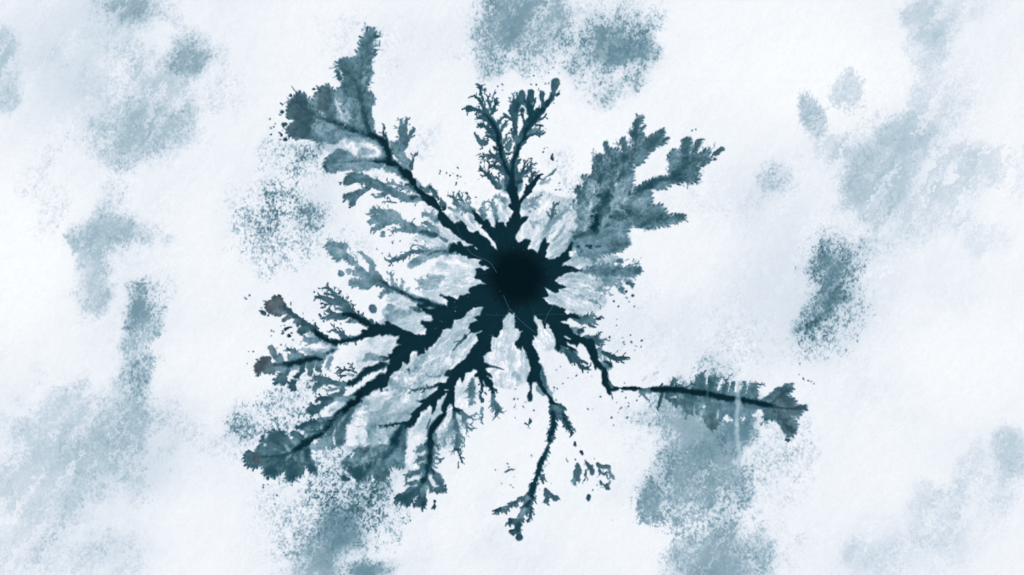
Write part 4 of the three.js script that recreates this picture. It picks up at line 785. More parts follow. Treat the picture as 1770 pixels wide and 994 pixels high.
vein('n',.15,4.4,3,.03,{op:.9},[1773,603,7,1773,570,6.2,1781,546,5.5,1789,521,6.2,1791,505,6.2]);
vein('n',.17,4.4,3,.03,{op:.9},[1791,505,4.7,1807,485,3.9,1818,460,3.9,1818,444,4.7]);
vein('n',.2,5.8,3,.03,{op:.9},[1842,421,6.2,1860,394,7,1879,374,4.7]);
vein('n',.19,6.4,3,.03,{op:.8},[1781,382,4.7,1791,360,4.7]);
vein('se_leaf',.9,2,3,.03,{},[2445,1297,2,2444,1331,3.2,2447,1345,2]);
vein('se_leaf',.9,2,3,.03,{},[2495,1313,4,2481,1349,4]);
vein('se_leaf',.9,2,3,.03,{},[2524,1318,2.8,2520,1345,2.4,2515,1356,1.6]);
vein('se_leaf',.9,2,3,.03,{},[2546,1320,4,2543,1354,4]);
vein('se_leaf',.9,2,3,.03,{},[2588,1322,2.8,2583,1340,2,2579,1358,1.6]);
vein('se_leaf',.72,3,3,.03,{op:.8},[2402,1390,2,2398,1426,4]);
vein('se_leaf',.72,3,3,.03,{op:.8},[2484,1413,2,2479,1444,4]);
vein('se_leaf',.34,2.4,3,.04,{op:.9,twig:.9},[2357,1349,4,2377,1336,5,2395,1327,3]);
vein('se_leaf',.34,2.4,3,.04,{op:.9,twig:.9},[2330,1352,4,2339,1336,3,2348,1331,2]);
vein('se_leaf',.36,2.4,3,.04,{op:.9,twig:.9},[2402,1363,4,2425,1318,6,2429,1293,4]);
vein('se_leaf',.36,2.4,3,.04,{op:.9,twig:.9},[2438,1368,4,2461,1327,6,2475,1304,4]);
vein('se_leaf',.38,2.4,3,.04,{op:.9,twig:.9},[2493,1372,4,2509,1340,5,2514,1313,3]);
vein('se_leaf',.38,2.4,3,.04,{op:.9,twig:.9},[2556,1381,4,2570,1349,5,2573,1325,3]);
vein('se_leaf',.38,2.4,3,.04,{op:.9,twig:.9},[2579,1381,4,2601,1349,5,2617,1329,3]);
vein('se_leaf',.38,3,3,.04,{op:.8,twig:.9},[2334,1354,4,2357,1390,5,2377,1431,4]);
vein('se_leaf',.38,3,3,.04,{op:.8,twig:.9},[2366,1356,4,2398,1390,5,2416,1417,3]);
vein('se_leaf',.4,3,3,.04,{op:.8,twig:.9},[2515,1381,4,2524,1413,5,2527,1440,3]);
vein('se_leaf',.4,3,3,.04,{op:.8,twig:.9},[2574,1390,4,2588,1417,5,2592,1444,3]);
vein('se_leaf',.36,3,3,.04,{op:.8,twig:.9},[2660,1404,4,2647,1435,5,2642,1454,3]);
vein('nw',.33,5,4,.06,{op:.75,twig:2},[1257,377,4,1246,314,5,1248,250,5,1266,187,4,1284,128,3]);
vein('nw',.36,5,4,.06,{op:.75,twig:2},[1235,314,4,1207,273,4,1189,228,4]);
vein('nw',.3,5,4,.06,{op:.75,warm:.2,twig:2},[1144,418,6,1099,404,6,1054,377,5,1026,350,3]);
vein('nw',.32,5,4,.06,{op:.75,warm:.2,twig:1.6},[1090,409,6,1054,431,5,1017,449,3]);
vein('nw',.34,5,4,.06,{op:.75,warm:.2,twig:1.6},[1144,413,5,1131,372,5,1124,323,4]);
vein('nw',.38,5,4,.06,{op:.7,twig:2},[1207,445,5,1189,404,5,1185,368,3]);
vein('nw',.4,5,4,.06,{op:.7,twig:2},[1244,463,5,1235,422,4,1221,391,3]);
vein('nw',.38,5,4,.06,{op:.7,twig:2},[1185,440,5,1149,454,5,1117,467,3]);
vein('nw',.7,4,4,.06,{op:.6,twig:1},[1207,341,4,1198,377,6,1207,413,4]);
vein('nw',.74,4,4,.06,{op:.6,twig:1},[1162,350,4,1176,386,6,1198,422,4]);
vein('ne',.3,5,4,.08,{op:.5,twig:1.6},[2090,695,6,2072,632,5,2067,564,4,2072,541,3]);
vein('ne',.3,5,4,.08,{op:.5,twig:1.6},[2117,650,6,2112,586,5,2117,541,4]);
vein('ne',.28,5,4,.08,{op:.5,twig:1.6},[2144,614,6,2158,555,5,2158,505,4]);
vein('ne',.28,5,4,.08,{op:.5,twig:1.6},[2171,586,6,2194,518,5,2198,460,4]);
vein('ne',.34,5,4,.08,{op:.5,twig:1.6},[2054,745,6,2026,691,5,2004,659,4]);
vein('ne',.3,5,4,.08,{op:.5,twig:1.6},[2316,614,6,2380,568,5,2443,541,3]);
vein('ne',.3,5,4,.08,{op:.5,twig:1.6},[2321,618,6,2366,623,4,2407,623,3]);
vein('ne',.3,5,4,.08,{op:.5,twig:1.6},[2090,786,6,2153,754,5,2230,749,4,2298,758,3]);
vein('ne',.68,5,4,.08,{op:.6,twig:1.5},[2017,795,6,2044,704,6,2054,650,4]);
vein('ne',.68,5,4,.08,{op:.6,twig:1.5},[2099,749,6,2144,704,6,2189,677,4]);
vein('swp',.3,5,4,.08,{op:.7,twig:2},[1363,1540,6,1323,1573,5,1282,1605,5,1245,1634,4]);
vein('swp',.34,5,4,.08,{op:.7,twig:2},[1327,1597,6,1319,1626,5,1315,1650,4]);
vein('swp',.64,5,4,.08,{op:.6,twig:1.5},[1290,1544,6,1266,1577,5,1249,1605,4]);
vein('swl',.27,5,4,.08,{op:.7,twig:1.8},[993,1570,6,962,1598,5,946,1633,4]);
vein('swl',.27,5,4,.08,{op:.7,twig:1.8},[1013,1562,6,1009,1602,5,1009,1643,4]);
vein('swl',.3,5,4,.08,{op:.7,twig:1.8},[993,1566,6,971,1537,5,954,1505,4]);
vein('swl',.34,5,4,.08,{op:.7,twig:1.8},[1183,1425,6,1163,1462,5,1142,1507,4]);
vein('swl',.3,4,4,.08,{op:.8,twig:2},[1146,1462,6,1112,1462,5,1081,1470,4]);
vein('swl',.3,4,4,.08,{op:.8,twig:2},[1122,1491,6,1092,1491,5,1065,1495,4]);
vein('swp',.64,5,4,.06,{op:.7,twig:2.4},[1524,1236,4,1483,1267,5,1443,1297,4]);
vein('swp',.62,5,4,.06,{op:.7,twig:2.4},[1463,1318,4,1422,1334,5,1382,1352,4]);
vein('swp',.6,5,4,.06,{op:.7,twig:2.4},[1363,1431,4,1323,1451,5,1282,1481,4]);
vein('e',.42,4,4,.06,{op:.8,twig:2},[2031,936,5,2106,936,6,2167,936,5]);
vein('w',.55,4,4,.06,{op:.7,twig:1.8},[1241,921,6,1195,879,5,1149,852,4]);
vein('ssw',.27,4,4,.06,{op:.7,twig:1.6},[1454,1680,6,1421,1710,5,1389,1731,4]);
vein('se_leaf',.12,7,3,.02,{},[2257,1345,6,2284,1346,9,2334,1347,9,2425,1358,9,2493,1372,9,2561,1383,8,2629,1395,6.6,2674,1406,5]);
vein('se_leaf',.26,3,2,.02,{warm:.5},[2674,1406,4,2710,1412,2.6,2751,1413,3]);
pool('pool',.145,3,2.6,.012,{},[1462,678,1446,660,1499,678,1515,705,1529,727,1540,741,1556,758,1570,774,1580,768,1595,764,1613,780,1615,792,1623,802,1639,804,1652,798,1658,811,1666,815,1684,825,1694,835,1698,849,1713,860,1718,863,1718,853,1711,839,1696,823,1686,806,1680,800,1664,790,1666,780,1656,772,1643,760,1635,741,1630,728,1635,724,1654,741,1664,756,1674,764,1680,758,1688,760,1698,774,1698,782,1712,787,1711,780,1713,760,1721,758,1725,768,1741,770,1750,784,1751,770,1759,764,1761,754,1769,752,1774,731,1763,721,1757,713,1767,701,1767,688,1759,676,1755,668,1745,658,1764,642,1791,648,1788,672,1795,693,1809,674,1827,658,1841,648,1837,664,1827,671,1807,697,1801,713,1797,737,1801,754,1821,747,1828,749,1823,760,1809,774,1799,786,1791,802,1781,817,1784,833,1794,840,1803,833,1813,826,1829,829,1835,835,1829,847,1824,860,1827,866,1835,862,1847,866,1858,876,1862,868,1870,841,1876,829,1884,821,1890,840,1902,841,1894,855,1890,866,1887,891,1902,898,1919,895,1935,884,1947,872,1963,860,1969,849,1977,843,1979,855,1976,864,1967,872,1967,886,1974,893,1963,901,1947,909,1943,920,1953,918,1984,923,2000,930,2013,935,1998,939,1980,941,1963,942,1947,951,1931,958,1917,971,1933,982,1951,990,1958,994,1949,999,1933,1000,1933,1011,1923,1012,1913,1009,1904,1009,1896,1002,1883,993,1890,1006,1897,1021,1890,1027,1873,1028,1886,1039,1898,1050,1905,1054,1919,1056,1936,1062,1954,1066,1953,1077,1962,1087,1974,1084,1986,1083,2001,1093,2009,1103,1995,1103,1982,1099,1964,1100,1958,1109,1937,1112,1950,1120,1966,1121,1972,1134,1980,1147,1986,1156,2003,1160,2019,1167,2031,1173,2047,1172,2056,1182,2060,1203,2066,1219,2066,1241,2081,1259,2088,1269,2095,1275,2101,1298,2107,1314,2117,1330,2134,1338,2160,1340,2153,1338,2194,1336,2221,1344,2189,1350,2153,1347,2142,1345,2125,1353,2111,1355,2114,1363,2118,1381,2110,1365,2101,1363,2097,1346,2085,1334,2079,1306,2081,1281,2064,1269,2060,1280,2052,1261,2042,1237,2026,1200,2031,1209,2019,1191,2003,1184,2001,1188,1995,1202,1986,1194,1960,1182,1962,1191,1978,1203,1995,1217,1980,1213,1978,1221,1970,1209,1962,1203,1950,1201,1940,1196,1938,1209,1929,1215,1921,1203,1921,1178,1919,1164,1909,1146,1897,1123,1888,1118,1888,1136,1881,1136,1873,1115,1875,1105,1862,1101,1847,1088,1845,1105,1853,1115,1859,1132,1855,1144,1859,1154,1853,1164,1841,1154,1849,1170,1840,1180,1841,1191,1849,1203,1859,1219,1866,1240,1858,1251,1859,1249,1874,1268,1871,1281,1867,1292,1871,1314,1881,1338,1896,1361,1910,1373,1914,1387,1930,1401,1900,1398,1894,1373,1889,1365,1877,1355,1865,1334,1861,1330,1854,1320,1845,1322,1839,1330,1835,1359,1841,1383,1828,1384,1823,1367,1831,1346,1831,1326,1820,1318,1822,1312,1831,1289,1835,1269,1828,1245,1818,1220,1822,1239,1814,1219,1807,1200,1802,1213,1792,1203,1782,1195,1781,1182,1794,1170,1800,1156,1808,1143,1798,1144,1794,1136,1780,1134,1781,1111,1778,1082,1769,1086,1759,1076,1751,1091,1739,1103,1737,1113,1740,1138,1729,1144,1723,1166,1717,1172,1704,1161,1700,1170,1698,1191,1700,1215,1682,1221,1670,1233,1671,1230,1674,1255,1690,1263,1702,1268,1677,1273,1686,1289,1684,1301,1700,1305,1688,1307,1702,1318,1706,1342,1700,1350,1694,1334,1690,1326,1681,1339,1674,1314,1669,1312,1665,1334,1658,1301,1649,1305,1643,1303,1641,1297,1648,1291,1649,1285,1637,1275,1632,1279,1629,1285,1611,1290,1605,1309,1601,1323,1596,1318,1591,1306,1582,1314,1580,1328,1574,1336,1573,1362,1570,1403,1570,1401,1574,1418,1566,1407,1562,1398,1554,1396,1548,1401,1544,1419,1540,1428,1529,1425,1525,1417,1527,1405,1536,1384,1545,1363,1542,1359,1526,1375,1512,1389,1510,1401,1504,1421,1501,1421,1492,1430,1497,1409,1488,1400,1479,1408,1476,1415,1454,1423,1452,1441,1440,1449,1441,1451,1433,1469,1414,1480,1400,1481,1404,1471,1394,1467,1396,1459,1414,1453,1425,1441,1417,1431,1431,1420,1443,1411,1460,1395,1440,1385,1455,1384,1471,1379,1489,1364,1510,1350,1519,1336,1496,1337,1504,1330,1522,1322,1542,1322,1551,1303,1536,1296,1546,1281,1569,1273,1585,1255,1601,1248,1620,1224,1617,1229,1627,1217,1627,1211,1641,1191,1654,1180,1647,1160,1649,1156,1667,1144,1641,1151,1627,1148,1605,1170,1607,1162,1627,1146,1625,1140,1619,1134,1627,1119,1649,1109,1641,1095,1660,1091,1671,1062,1660,1060,1637,1066,1617,1079,1605,1099,1591,1103,1568,1105,1566,1127,1560,1138,1561,1136,1546,1137,1532,1142,1522,1162,1504,1184,1494,1195,1483,1199,1479,1215,1469,1202,1469,1223,1459,1223,1451,1229,1444,1233,1444,1217,1428,1212,1422,1217,1422,1220,1416,1240,1412,1263,1406,1259,1394,1249,1390,1267,1382,1279,1361,1285,1349,1301,1341,1314,1339,1334,1331,1340,1324,1342,1320,1354,1316,1342,1311,1331,1292,1342,1280,1350,1262,1363,1250,1351,1262,1339,1266,1322,1283,1320,1303,1310,1315,1296,1329,1294,1340,1278,1338,1261,1347,1255,1348,1243,1343,1239,1342,1223,1357,1221,1363,1203,1372,1195,1389,1190,1372,1186,1380,1162,1363,1164,1351,1159,1333,1157,1321,1162,1315,1156,1292,1164,1283,1165,1255,1167,1231,1173,1247,1163,1260,1155,1250,1143,1269,1140,1274,1128,1269,1122,1259,1120,1249,1110,1241,1102,1257,1102,1273,1110,1283,1120,1304,1120,1314,1123,1332,1122,1335,1111,1357,1122,1376,1129,1394,1138,1412,1146,1435,1156,1453,1158,1471,1154,1476,1138,1467,1125,1457,1118,1457,1109,1475,1112,1489,1112,1497,1105,1492,1091,1473,1083,1464,1075,1459,1066,1443,1052,1459,1058,1471,1062,1483,1066,1506,1065,1508,1056,1524,1059,1536,1054,1547,1061,1546,1046,1548,1045,1536,1029,1522,1020,1540,1023,1556,1023,1570,1029,1585,1035,1591,1021,1603,1019,1626,1013,1619,1002,1623,994,1643,988,1660,982,1679,983,1666,974,1662,966,1645,966,1639,960,1647,945,1645,937,1643,929,1660,927,1674,936,1680,931,1693,925,1678,918,1664,919,1656,913,1656,905,1665,899,1643,893,1619,893,1615,885,1597,886,1587,873,1580,880,1578,868,1566,872,1550,874,1562,843,1572,839,1580,848,1582,837,1591,835,1603,851,1617,851,1633,846,1613,839,1597,829,1582,817,1570,808,1556,794,1534,782,1527,774,1515,762,1511,745,1515,733,1499,715,1485,701,1471,699,1462,691]);
vein('nw',.13,2.6,3,.02,{},[1488,696,14,1470,681,10,1452,665,7,1435,645,7,1423,620,11,1411,604,12,1403,594,10]);
vein('nw',.17,4.8,3,.02,{},[1468,685,10]);
vein('se',.16,4.8,3,.03,{},[2093,1314,8,2105,1340,8,2125,1344,5.2]);
vein('se',.46,4,3,.03,{op:.8},[2105,1322,4,2117,1338,5]);
vein('swl',.84,2,2,.02,{},[1539,1349,1.6,1544,1349,2.6,1551,1349,1.4]);
vein('se',.82,2,2,.02,{op:.9},[1951,1163,2,1960,1166,4,1970,1172,1.6]);
vein('nnw',.82,2,2,.02,{op:.9},[1643,855,2,1649,861,2]);
vein('i_leaf',.5,4,5,.06,{twig:.8},[1989,1635,6,1985,1658,4,1983,1672,2]);
vein('i_hand',.36,2.4,3.6,.05,{twig:.6},[2026,1626,3,2025,1647,4,2021,1660,2.4]);
vein('i_wing',.45,3,4,.05,{twig:.6},[2103,1615,5,2112,1644,4,2116,1654,3]);
vein('i_foot',.45,3,4,.05,{twig:.6},[2098,1672,5,2112,1667,3]);
vein('i_hook',.33,2,3,.05,{twig:.5},[1642,460,3.8,1651,477,6.2,1665,493,11.2,1681,495,7.5]);
vein('i_fork',.42,2.4,3,.05,{twig:.5},[1758,519,7.5,1757,513,10,1761,497,10,1769,487,3.8]);
vein('i_fork',.42,2,3,.05,{twig:.5},[1757,507,7.5,1751,507,5]);
vein('i_fork',.34,2,2,.05,{twig:.5},[1752,533,3.8,1763,533,5]);
vein('i_forkb',.42,2,2.6,.05,{twig:.5},[1742,494,5,1748,483,3.8,1753,466,2.5]);
vein('i_comma',.25,2,2.4,.05,{},[1909,536,2.5,1905,548,4.5,1912,554,3.8]);
vein('i_blot',.4,2.4,4,.05,{},[1283,1063,7.5,1289,1067,13.8,1296,1072,10]);
vein('i_vee',.32,2.4,3,.05,{twig:.5},[1887,1690,4.5,1891,1711,7.5,1889,1731,7.5]);
vein('i_vee',.32,2.4,3,.05,{twig:.4},[1889,1696,6.2,1906,1711,7.5,1921,1722,10]);
vein('i_leaf',.36,3,4,.05,{twig:.5},[1995,1606,6.2,1998,1626,10,1995,1644,11.2,1997,1660,5]);
vein('i_hand',.34,2.4,3.6,.05,{twig:.3},[2026,1597,5,2037,1611,7.5,2048,1624,6.2,2048,1635,7]);
vein('i_wing',.38,2.4,3.6,.05,{twig:.3},[2066,1605,6.2,2080,1613,7.5,2103,1613,7.5]);
vein('i_wing',.4,2.4,3.6,.05,{twig:.5},[2071,1617,3.8,2075,1633,3.8,2096,1642,3.8]);
vein('i_foot',.34,2.4,3.6,.05,{twig:.5},[2073,1665,6.2,2087,1674,5,2100,1685,10]);
vein('i_seed',.28,2.4,3,.05,{},[2037,1712,7,2034,1724,5.5]);
vein('i_drop',.26,2,2.4,.05,{},[2008,1561,4.5,2012,1570,4.5]);
vein('i_dash',.28,2,2.4,.05,{},[1985,1529,3.5,1988,1538,4.5]);
vein('i_drip',.24,2,2.4,.05,{twig:.3},[1503,1732,5,1502,1743,3.5,1500,1753,6.5]);
vein('i_tick',.24,2,2.4,.05,{twig:.5},[1817,1463,3,1826,1468,3.2,1833,1457,5]);
vein('i_barb',.36,2,3,.05,{twig:.5},[1749,1631,2.5,1758,1624,5,1770,1622,3]);

// the open hole in the middle, and the dark ice shared out among the arms
{
  const roots = { n: [1774, 780], nnw: [1690, 800], wnw: [1500, 760], nw: [1560, 700], w: [1480, 1080], wsw: [1400, 1160], swl: [1330, 1290], swp: [1500, 1360], ssw: [1570, 1380], sse: [1680, 1290], s: [1850, 1240], se: [2010, 1200], ese: [1990, 1100], e: [1990, 935], ne: [1990, 850], nne: [1890, 860], wswb: [1370, 1130] };
  const list = Object.entries(roots).map(([n, p]) => [idOf(n), ...p]), body = idOf('pool'), hole = idOf('hole');
  for (let j = 0, k = 0; j < NY; j++) for (let i = 0; i < NX; i++, k++) {
    if (owner[k] !== body) continue;
    const x = X0 + i * CELL, y = Y0 + j * CELL, r = Math.hypot(x - HX, y - HY) + 9 * ray[k];
    if (r < 78 + 6 * bendX[k]) owner[k] = hole;
    else if (r > 190) {
      let best = 1e9, id = body;
      for (const [n, px, py] of list) { const d = (px - x) ** 2 + (py - y) ** 2; if (d < best) { best = d; id = n; } }
      owner[k] = id;
    }
    wetness[k] = Math.min(wetness[k], lerp(0.066, wetness[k], step(55, 140, r)));
  }
}
// crumbs of melted snow scattered off the ends of the arms
for (const [x, y, spread, n] of [[2010, 1090, 30, 5], [2150, 1080, 60, 10], [2120, 1210, 50, 10], [2180, 1180, 40, 9], [1960, 1300, 60, 8], [1990, 1350, 90, 9], [1830, 1370, 60, 8], [1760, 1420, 70, 6], [1860, 1600, 40, 7], [1760, 1640, 50, 6], [1870, 1690, 40, 8], [2010, 1590, 60, 10], [2060, 1640, 60, 10], [2180, 1370, 60, 10], [2140, 1420, 60, 6], [900, 1060, 60, 8], [980, 1170, 50, 9], [1080, 1100, 40, 6], [880, 1240, 30, 4], [1380, 830, 40, 4], [1330, 840, 50, 5], [1640, 640, 70, 8], [1880, 540, 50, 5], [1960, 700, 70, 14], [1980, 760, 40, 12], [1700, 430, 40, 6], [1880, 250, 60, 16], [1740, 260, 60, 8], [2190, 490, 50, 10], [2390, 480, 40, 5], [2100, 620, 60, 14], [960, 420, 40, 10], [980, 500, 60, 16], [1260, 130, 30, 6], [840, 1570, 30, 5], [980, 1680, 70, 16], [1400, 1760, 60, 12], [1560, 1470, 50, 6], [2440, 1310, 60, 8], [2780, 1300, 50, 8], [1560, 620, 50, 8], [1150, 1130, 50, 4]])
  for (let k = 0; k < n; k++) {
    const a = rnd() * 6.283, r = spread * Math.sqrt(rnd()), px = x + Math.cos(a) * r, py = y + Math.sin(a) * r, i = Math.round((px - X0) / CELL), j = Math.round((py - Y0) / CELL);
    if (wetness[j * NX + i] < 0.86) continue;
    const b = rnd() * 6.283, l = 1 + 5 * rnd() * rnd(), w = 1.2 + 1.6 * rnd();
    vein('specks', 0.30 + 0.3 * rnd(), 2.2, 2.5, 0.05, {}, [px, py, w, px + Math.cos(b) * l, py + Math.sin(b) * l, w * 0.8]);
  }
// a low ridge of blown snow, dropped across the leaf-shaped end, and a fainter one beside it
vein('streak', 0.72, 6, 3, 0.04, { op: 0.6 }, [2552, 1322, 5, 2550, 1360, 8, 2551, 1390, 9, 2546, 1450, 8, 2550, 1520, 8, 2558, 1570, 6, 2546, 1640, 3]);
vein('streak', 0.80, 6, 3, 0.03, { op: 0.4 }, [2550, 1400, 4, 2547, 1470, 4, 2553, 1560, 4]);
vein('se_leaf', 0.52, 6, 3, 0.04, { op: 0.45 }, [2446, 1354, 4, 2448, 1400, 5, 2450, 1480, 4]);

// the slush froze in feathers and clots: fronds along the flow, curds across it, crumbs of dry snow left standing
for (let j = 0, k = 0; j < NY; j++) for (let i = 0; i < NX; i++, k++) {
  const w = wetness[k];
  if (w < 0.2 || w > 0.93 || !STAR.has(owners[owner[k]])) continue;
  const x = X0 + i * CELL + 7 * bendX[k], y = Y0 + j * CELL + 7 * bendY[k], dx = x - HX, dy = y - HY, r = Math.hypot(dx, dy), s = turnOf(dx, dy) * 420, sway = 1.3 * noise(x / 45, y / 45, 45);
  const frond = 0.55 * noise(s / 15 + sway, r / 66, 46) + 0.45 * noise(s / 7 + 1.6 * sway, r / 34, 47) + 0.3 * noise(s / 3.6 + 2 * sway, r / 20, 48), curd = fbm(x / 34, y / 34, 43, 4), lobe = 1 - Math.abs(noise(x / 25, y / 25, 41));
  const band = step(0.22, 0.46, w) * (1 - step(0.86, 0.93, w)), pale = step(0.55, 0.78, w);
  wetness[k] = Math.max(0.12, w + band * (0.08 * curd + lerp(0.085, 0.115, pale) * frond + lerp(0.1, 0.03, pale) * (lobe - 0.62) + 0.045 * fleck[k] + pale * 0.075 * step(0.05, 0.7, 0.6 * curd + 0.8 * frond + 0.3 * fleck[k])));
}

// ------------------------------------------------------------------ relief
const height = new Float32Array(N);
for (let j = 0, k = 0; j < NY; j++) for (let i = 0; i < NX; i++, k++) {
  const x = X0 + i * CELL, y = Y0 + j * CELL, dry = step(0.1, 0.93, wetness[k]);
  height[k] = 0.07 * dry + dry * dry * (0.0012 * fleck[k] + 0.012 * fbm(x / 60, y / 60, 31, 2) + 0.014 * wisp[k] + 0.05 * noise(x / 420, y / 300, 33)) + 0.0012 * ray[k] * (1 - dry);
}
const at = (a, i, j) => a[Math.min(NY - 1, Math.max(0, j)) * NX + Math.min(NX - 1, Math.max(0, i))];

// colours by wetness, from open water over dark ice, wet slush and pale slush to dry snow (sRGB as seen, turned to linear)
const RAMP = [[0.04, 0, 15, 22], [0.07, 1, 21, 29], [0.135, 7, 42, 54], [0.2, 16, 56, 70], [0.27, 33, 75, 90], [0.36, 66, 100, 113], [0.5, 100, 136, 152], [0.64, 143, 169, 184], [0.76, 182, 202, 214], [0.86, 213, 223, 234], [0.93, 233, 238, 245], [0.97, 242, 246, 250], [1, 248, 251, 253]];
const lin = (c) => { c /= 255; return c < 0.04045 ? c / 12.92 : ((c + 0.055) / 1.055) ** 2.4; };
const TABLE = new Float32Array(1025 * 3);
for (let k = 0; k <= 1024; k++) {
  const t = Math.max(RAMP[0][0], Math.min(1, k / 1024)); let s = 1;
  while (s < RAMP.length - 1 && RAMP[s][0] < t) s++;
  const a = RAMP[s - 1], b = RAMP[s], u = (t - a[0]) / (b[0] - a[0]);
  for (let c = 0; c < 3; c++) TABLE[k * 3 + c] = lin(lerp(a[c + 1], b[c + 1], u));
}
const ALBEDO = 0.95;

// ------------------------------------------------------------------ sheets: the grid is cut along lines of equal wetness into one mesh per thing and part
const CUTS = [0.24, 0.63, 0.845];                                   // dark ice | wet slush | pale slush | snow
class Sheet {
  constructor(big) { this.pos = []; this.col = []; this.nor = []; this.uv = []; this.idx = []; this.node = big ? new Int32Array(N).fill(-1) : new Map(); this.big = big; }
  add(x, y, h, nx, nz, w, r) {
    const n = this.pos.length / 3, t = Math.round(Math.min(1, Math.max(0, w)) * 1024) * 3, l = Math.hypot(nx, 1, nz);
    this.pos.push(x / 100 - VIEW_W / 2, h, y / 100 - VIEW_H / 2); this.nor.push(nx / l, 1 / l, nz / l); this.uv.push(x / 300, -y / 300);
    const q = TABLE[t], g = TABLE[t + 1], b = TABLE[t + 2];
    this.col.push(ALBEDO * lerp(q, q * 1.0 + 0.022, r), ALBEDO * lerp(g, g * 0.80, r), ALBEDO * lerp(b, b * 0.74, r));
    return n;
  }
  at(k) {
    const old = this.big ? this.node[k] : this.node.get(k) ?? -1;
    if (old >= 0) return old;
    const i = k % NX, j = (k / NX) | 0, n = this.add(X0 + i * CELL, Y0 + j * CELL, height[k], gradX(k, i), gradZ(k, j), wetness[k], rust[k]);
    if (this.big) this.node[k] = n; else this.node.set(k, n);
    return n;
  }
  geometry() {
    const g = new THREE.BufferGeometry();
    g.setAttribute('position', new THREE.Float32BufferAttribute(this.pos, 3)); g.setAttribute('normal', new THREE.Float32BufferAttribute(this.nor, 3));
    g.setAttribute('uv', new THREE.Float32BufferAttribute(this.uv, 2)); g.setAttribute('color', new THREE.Float32BufferAttribute(this.col, 3));
    g.setIndex(this.idx);
    return g;
  }
}
const gradX = (k, i) => -((i < NX - 1 ? height[k + 1] : height[k]) - (i > 0 ? height[k - 1] : height[k])) / (2 * CELL / 100);
const gradZ = (k, j) => -((j < NY - 1 ? height[k + NX] : height[k]) - (j > 0 ? height[k - NX] : height[k])) / (2 * CELL / 100);

// joined ground: nodes of one owner and one level that hang together become one part
const levelOf = (w) => (w < CUTS[0] ? 0 : w < CUTS[1] ? 1 : w < CUTS[2] ? 2 : 3);
const isStar = owners.map((n) => STAR.has(n)), single = owners.map((n) => !n || n.startsWith('i_') || n === 'specks' || n === 'streak');
const level = new Uint8Array(N), joined = new Int32Array(N), size = [0];
for (let k = 0; k < N; k++) { const l = levelOf(wetness[k]), o = owner[k]; level[k] = l === 3 ? 3 : single[o] ? 0 : isStar[o] ? l : Math.max(1, l); }
{
  const stack = new Int32Array(N);
  for (let s = 0; s < N; s++) {
    if (joined[s] || level[s] === 3) continue;
    const id = size.length, o = owner[s], l = level[s]; size.push(0);
    let top = 0; stack[top++] = s; joined[s] = id;
    while (top) {
      const k = stack[--top], i = k % NX; size[id]++;
      for (let dj = -1; dj <= 1; dj++) for (let di = -1; di <= 1; di++) {
        const q = k + dj * NX + di;
        if (q < 0 || q >= N || (i === 0 && di < 0) || (i === NX - 1 && di > 0) || joined[q] || level[q] !== l || owner[q] !== o) continue;
        joined[q] = id; stack[top++] = q;
      }
    }
  }
}
const sheets = new Map(), snow = new Sheet(true);
const sheetFor = (key) => sheets.get(key) ?? (sheets.set(key, new Sheet(false)), sheets.get(key));
const LEAST = 65;                                                    // smaller scraps stay joined as flecks
function keyOf(tri, l, o) {
  if (l === 3 || !o) return l === 3 ? 'snow' : 'specks';
  if (single[o]) return owners[o];
  const want = isStar[o] ? l : Math.max(1, l);
  for (const k of tri) if (owner[k] === o && level[k] === want && size[joined[k]] >= LEAST) return owners[o] + '/' + want + '/' + joined[k];
  return owners[o] + '/flecks';
}
function place(poly, l, tri, o) {                                   // poly: grid nodes (numbers) and cut points (arrays)
  const key = keyOf(tri, l, o), sh = key === 'snow' ? snow : sheetFor(key);
  const v = poly.map((p) => (typeof p === 'number' ? sh.at(p) : sh.add(...p)));
  for (let s = 1; s < v.length - 1; s++) sh.idx.push(v[0], v[s], v[s + 1]);
}
const wet = (p) => (typeof p === 'number' ? wetness[p] : p[5]);
const full = (p) => { if (typeof p !== 'number') return p; const i = p % NX, j = (p / NX) | 0; return [X0 + i * CELL, Y0 + j * CELL, height[p], gradX(p, i), gradZ(p, j), wetness[p], rust[p]]; };
function cut(poly, c) {                                              // [the wetter side, the drier side]
  const low = [], high = [];
  for (let s = 0; s < poly.length; s++) {
    const a = poly[s], b = poly[(s + 1) % poly.length], wa = wet(a), wb = wet(b);
    (wa < c ? low : high).push(a);
    if ((wa < c) !== (wb < c)) { const t = (c - wa) / (wb - wa), fa = full(a), fb = full(b), m = fa.map((v, d) => lerp(v, fb[d], t)); m[5] = c; low.push(m); high.push(m); }
  }
  return [low, high];
}
for (let j = 0; j < NY - 1; j++) for (let i = 0; i < NX - 1; i++) {
  const a = j * NX + i, b = a + 1, c = a + NX, e = c + 1;
  for (const t of (i + j) & 1 ? [[a, c, b], [b, c, e]] : [[a, c, e], [a, e, b]]) {
    const w0 = wetness[t[0]], w1 = wetness[t[1]], w2 = wetness[t[2]], lo = Math.min(w0, w1, w2), hi = Math.max(w0, w1, w2);
    if (lo >= CUTS[2]) { place(t, 3, t, 0); continue; }
    const o = owner[w0 === lo ? t[0] : w1 === lo ? t[1] : t[2]];
    let rest = t;
    for (let l = 0; l < 3 && rest.length > 2; l++) {
      if (lo >= CUTS[l]) continue;
      if (hi < CUTS[l]) { place(rest, l, t, o); rest = []; break; }
      const [low, high] = cut(rest, CUTS[l]);
      if (low.length > 2) place(low, l, t, o);
      rest = high;
    }
    if (rest.length > 2) place(rest, 3, t, 0);
  }
}

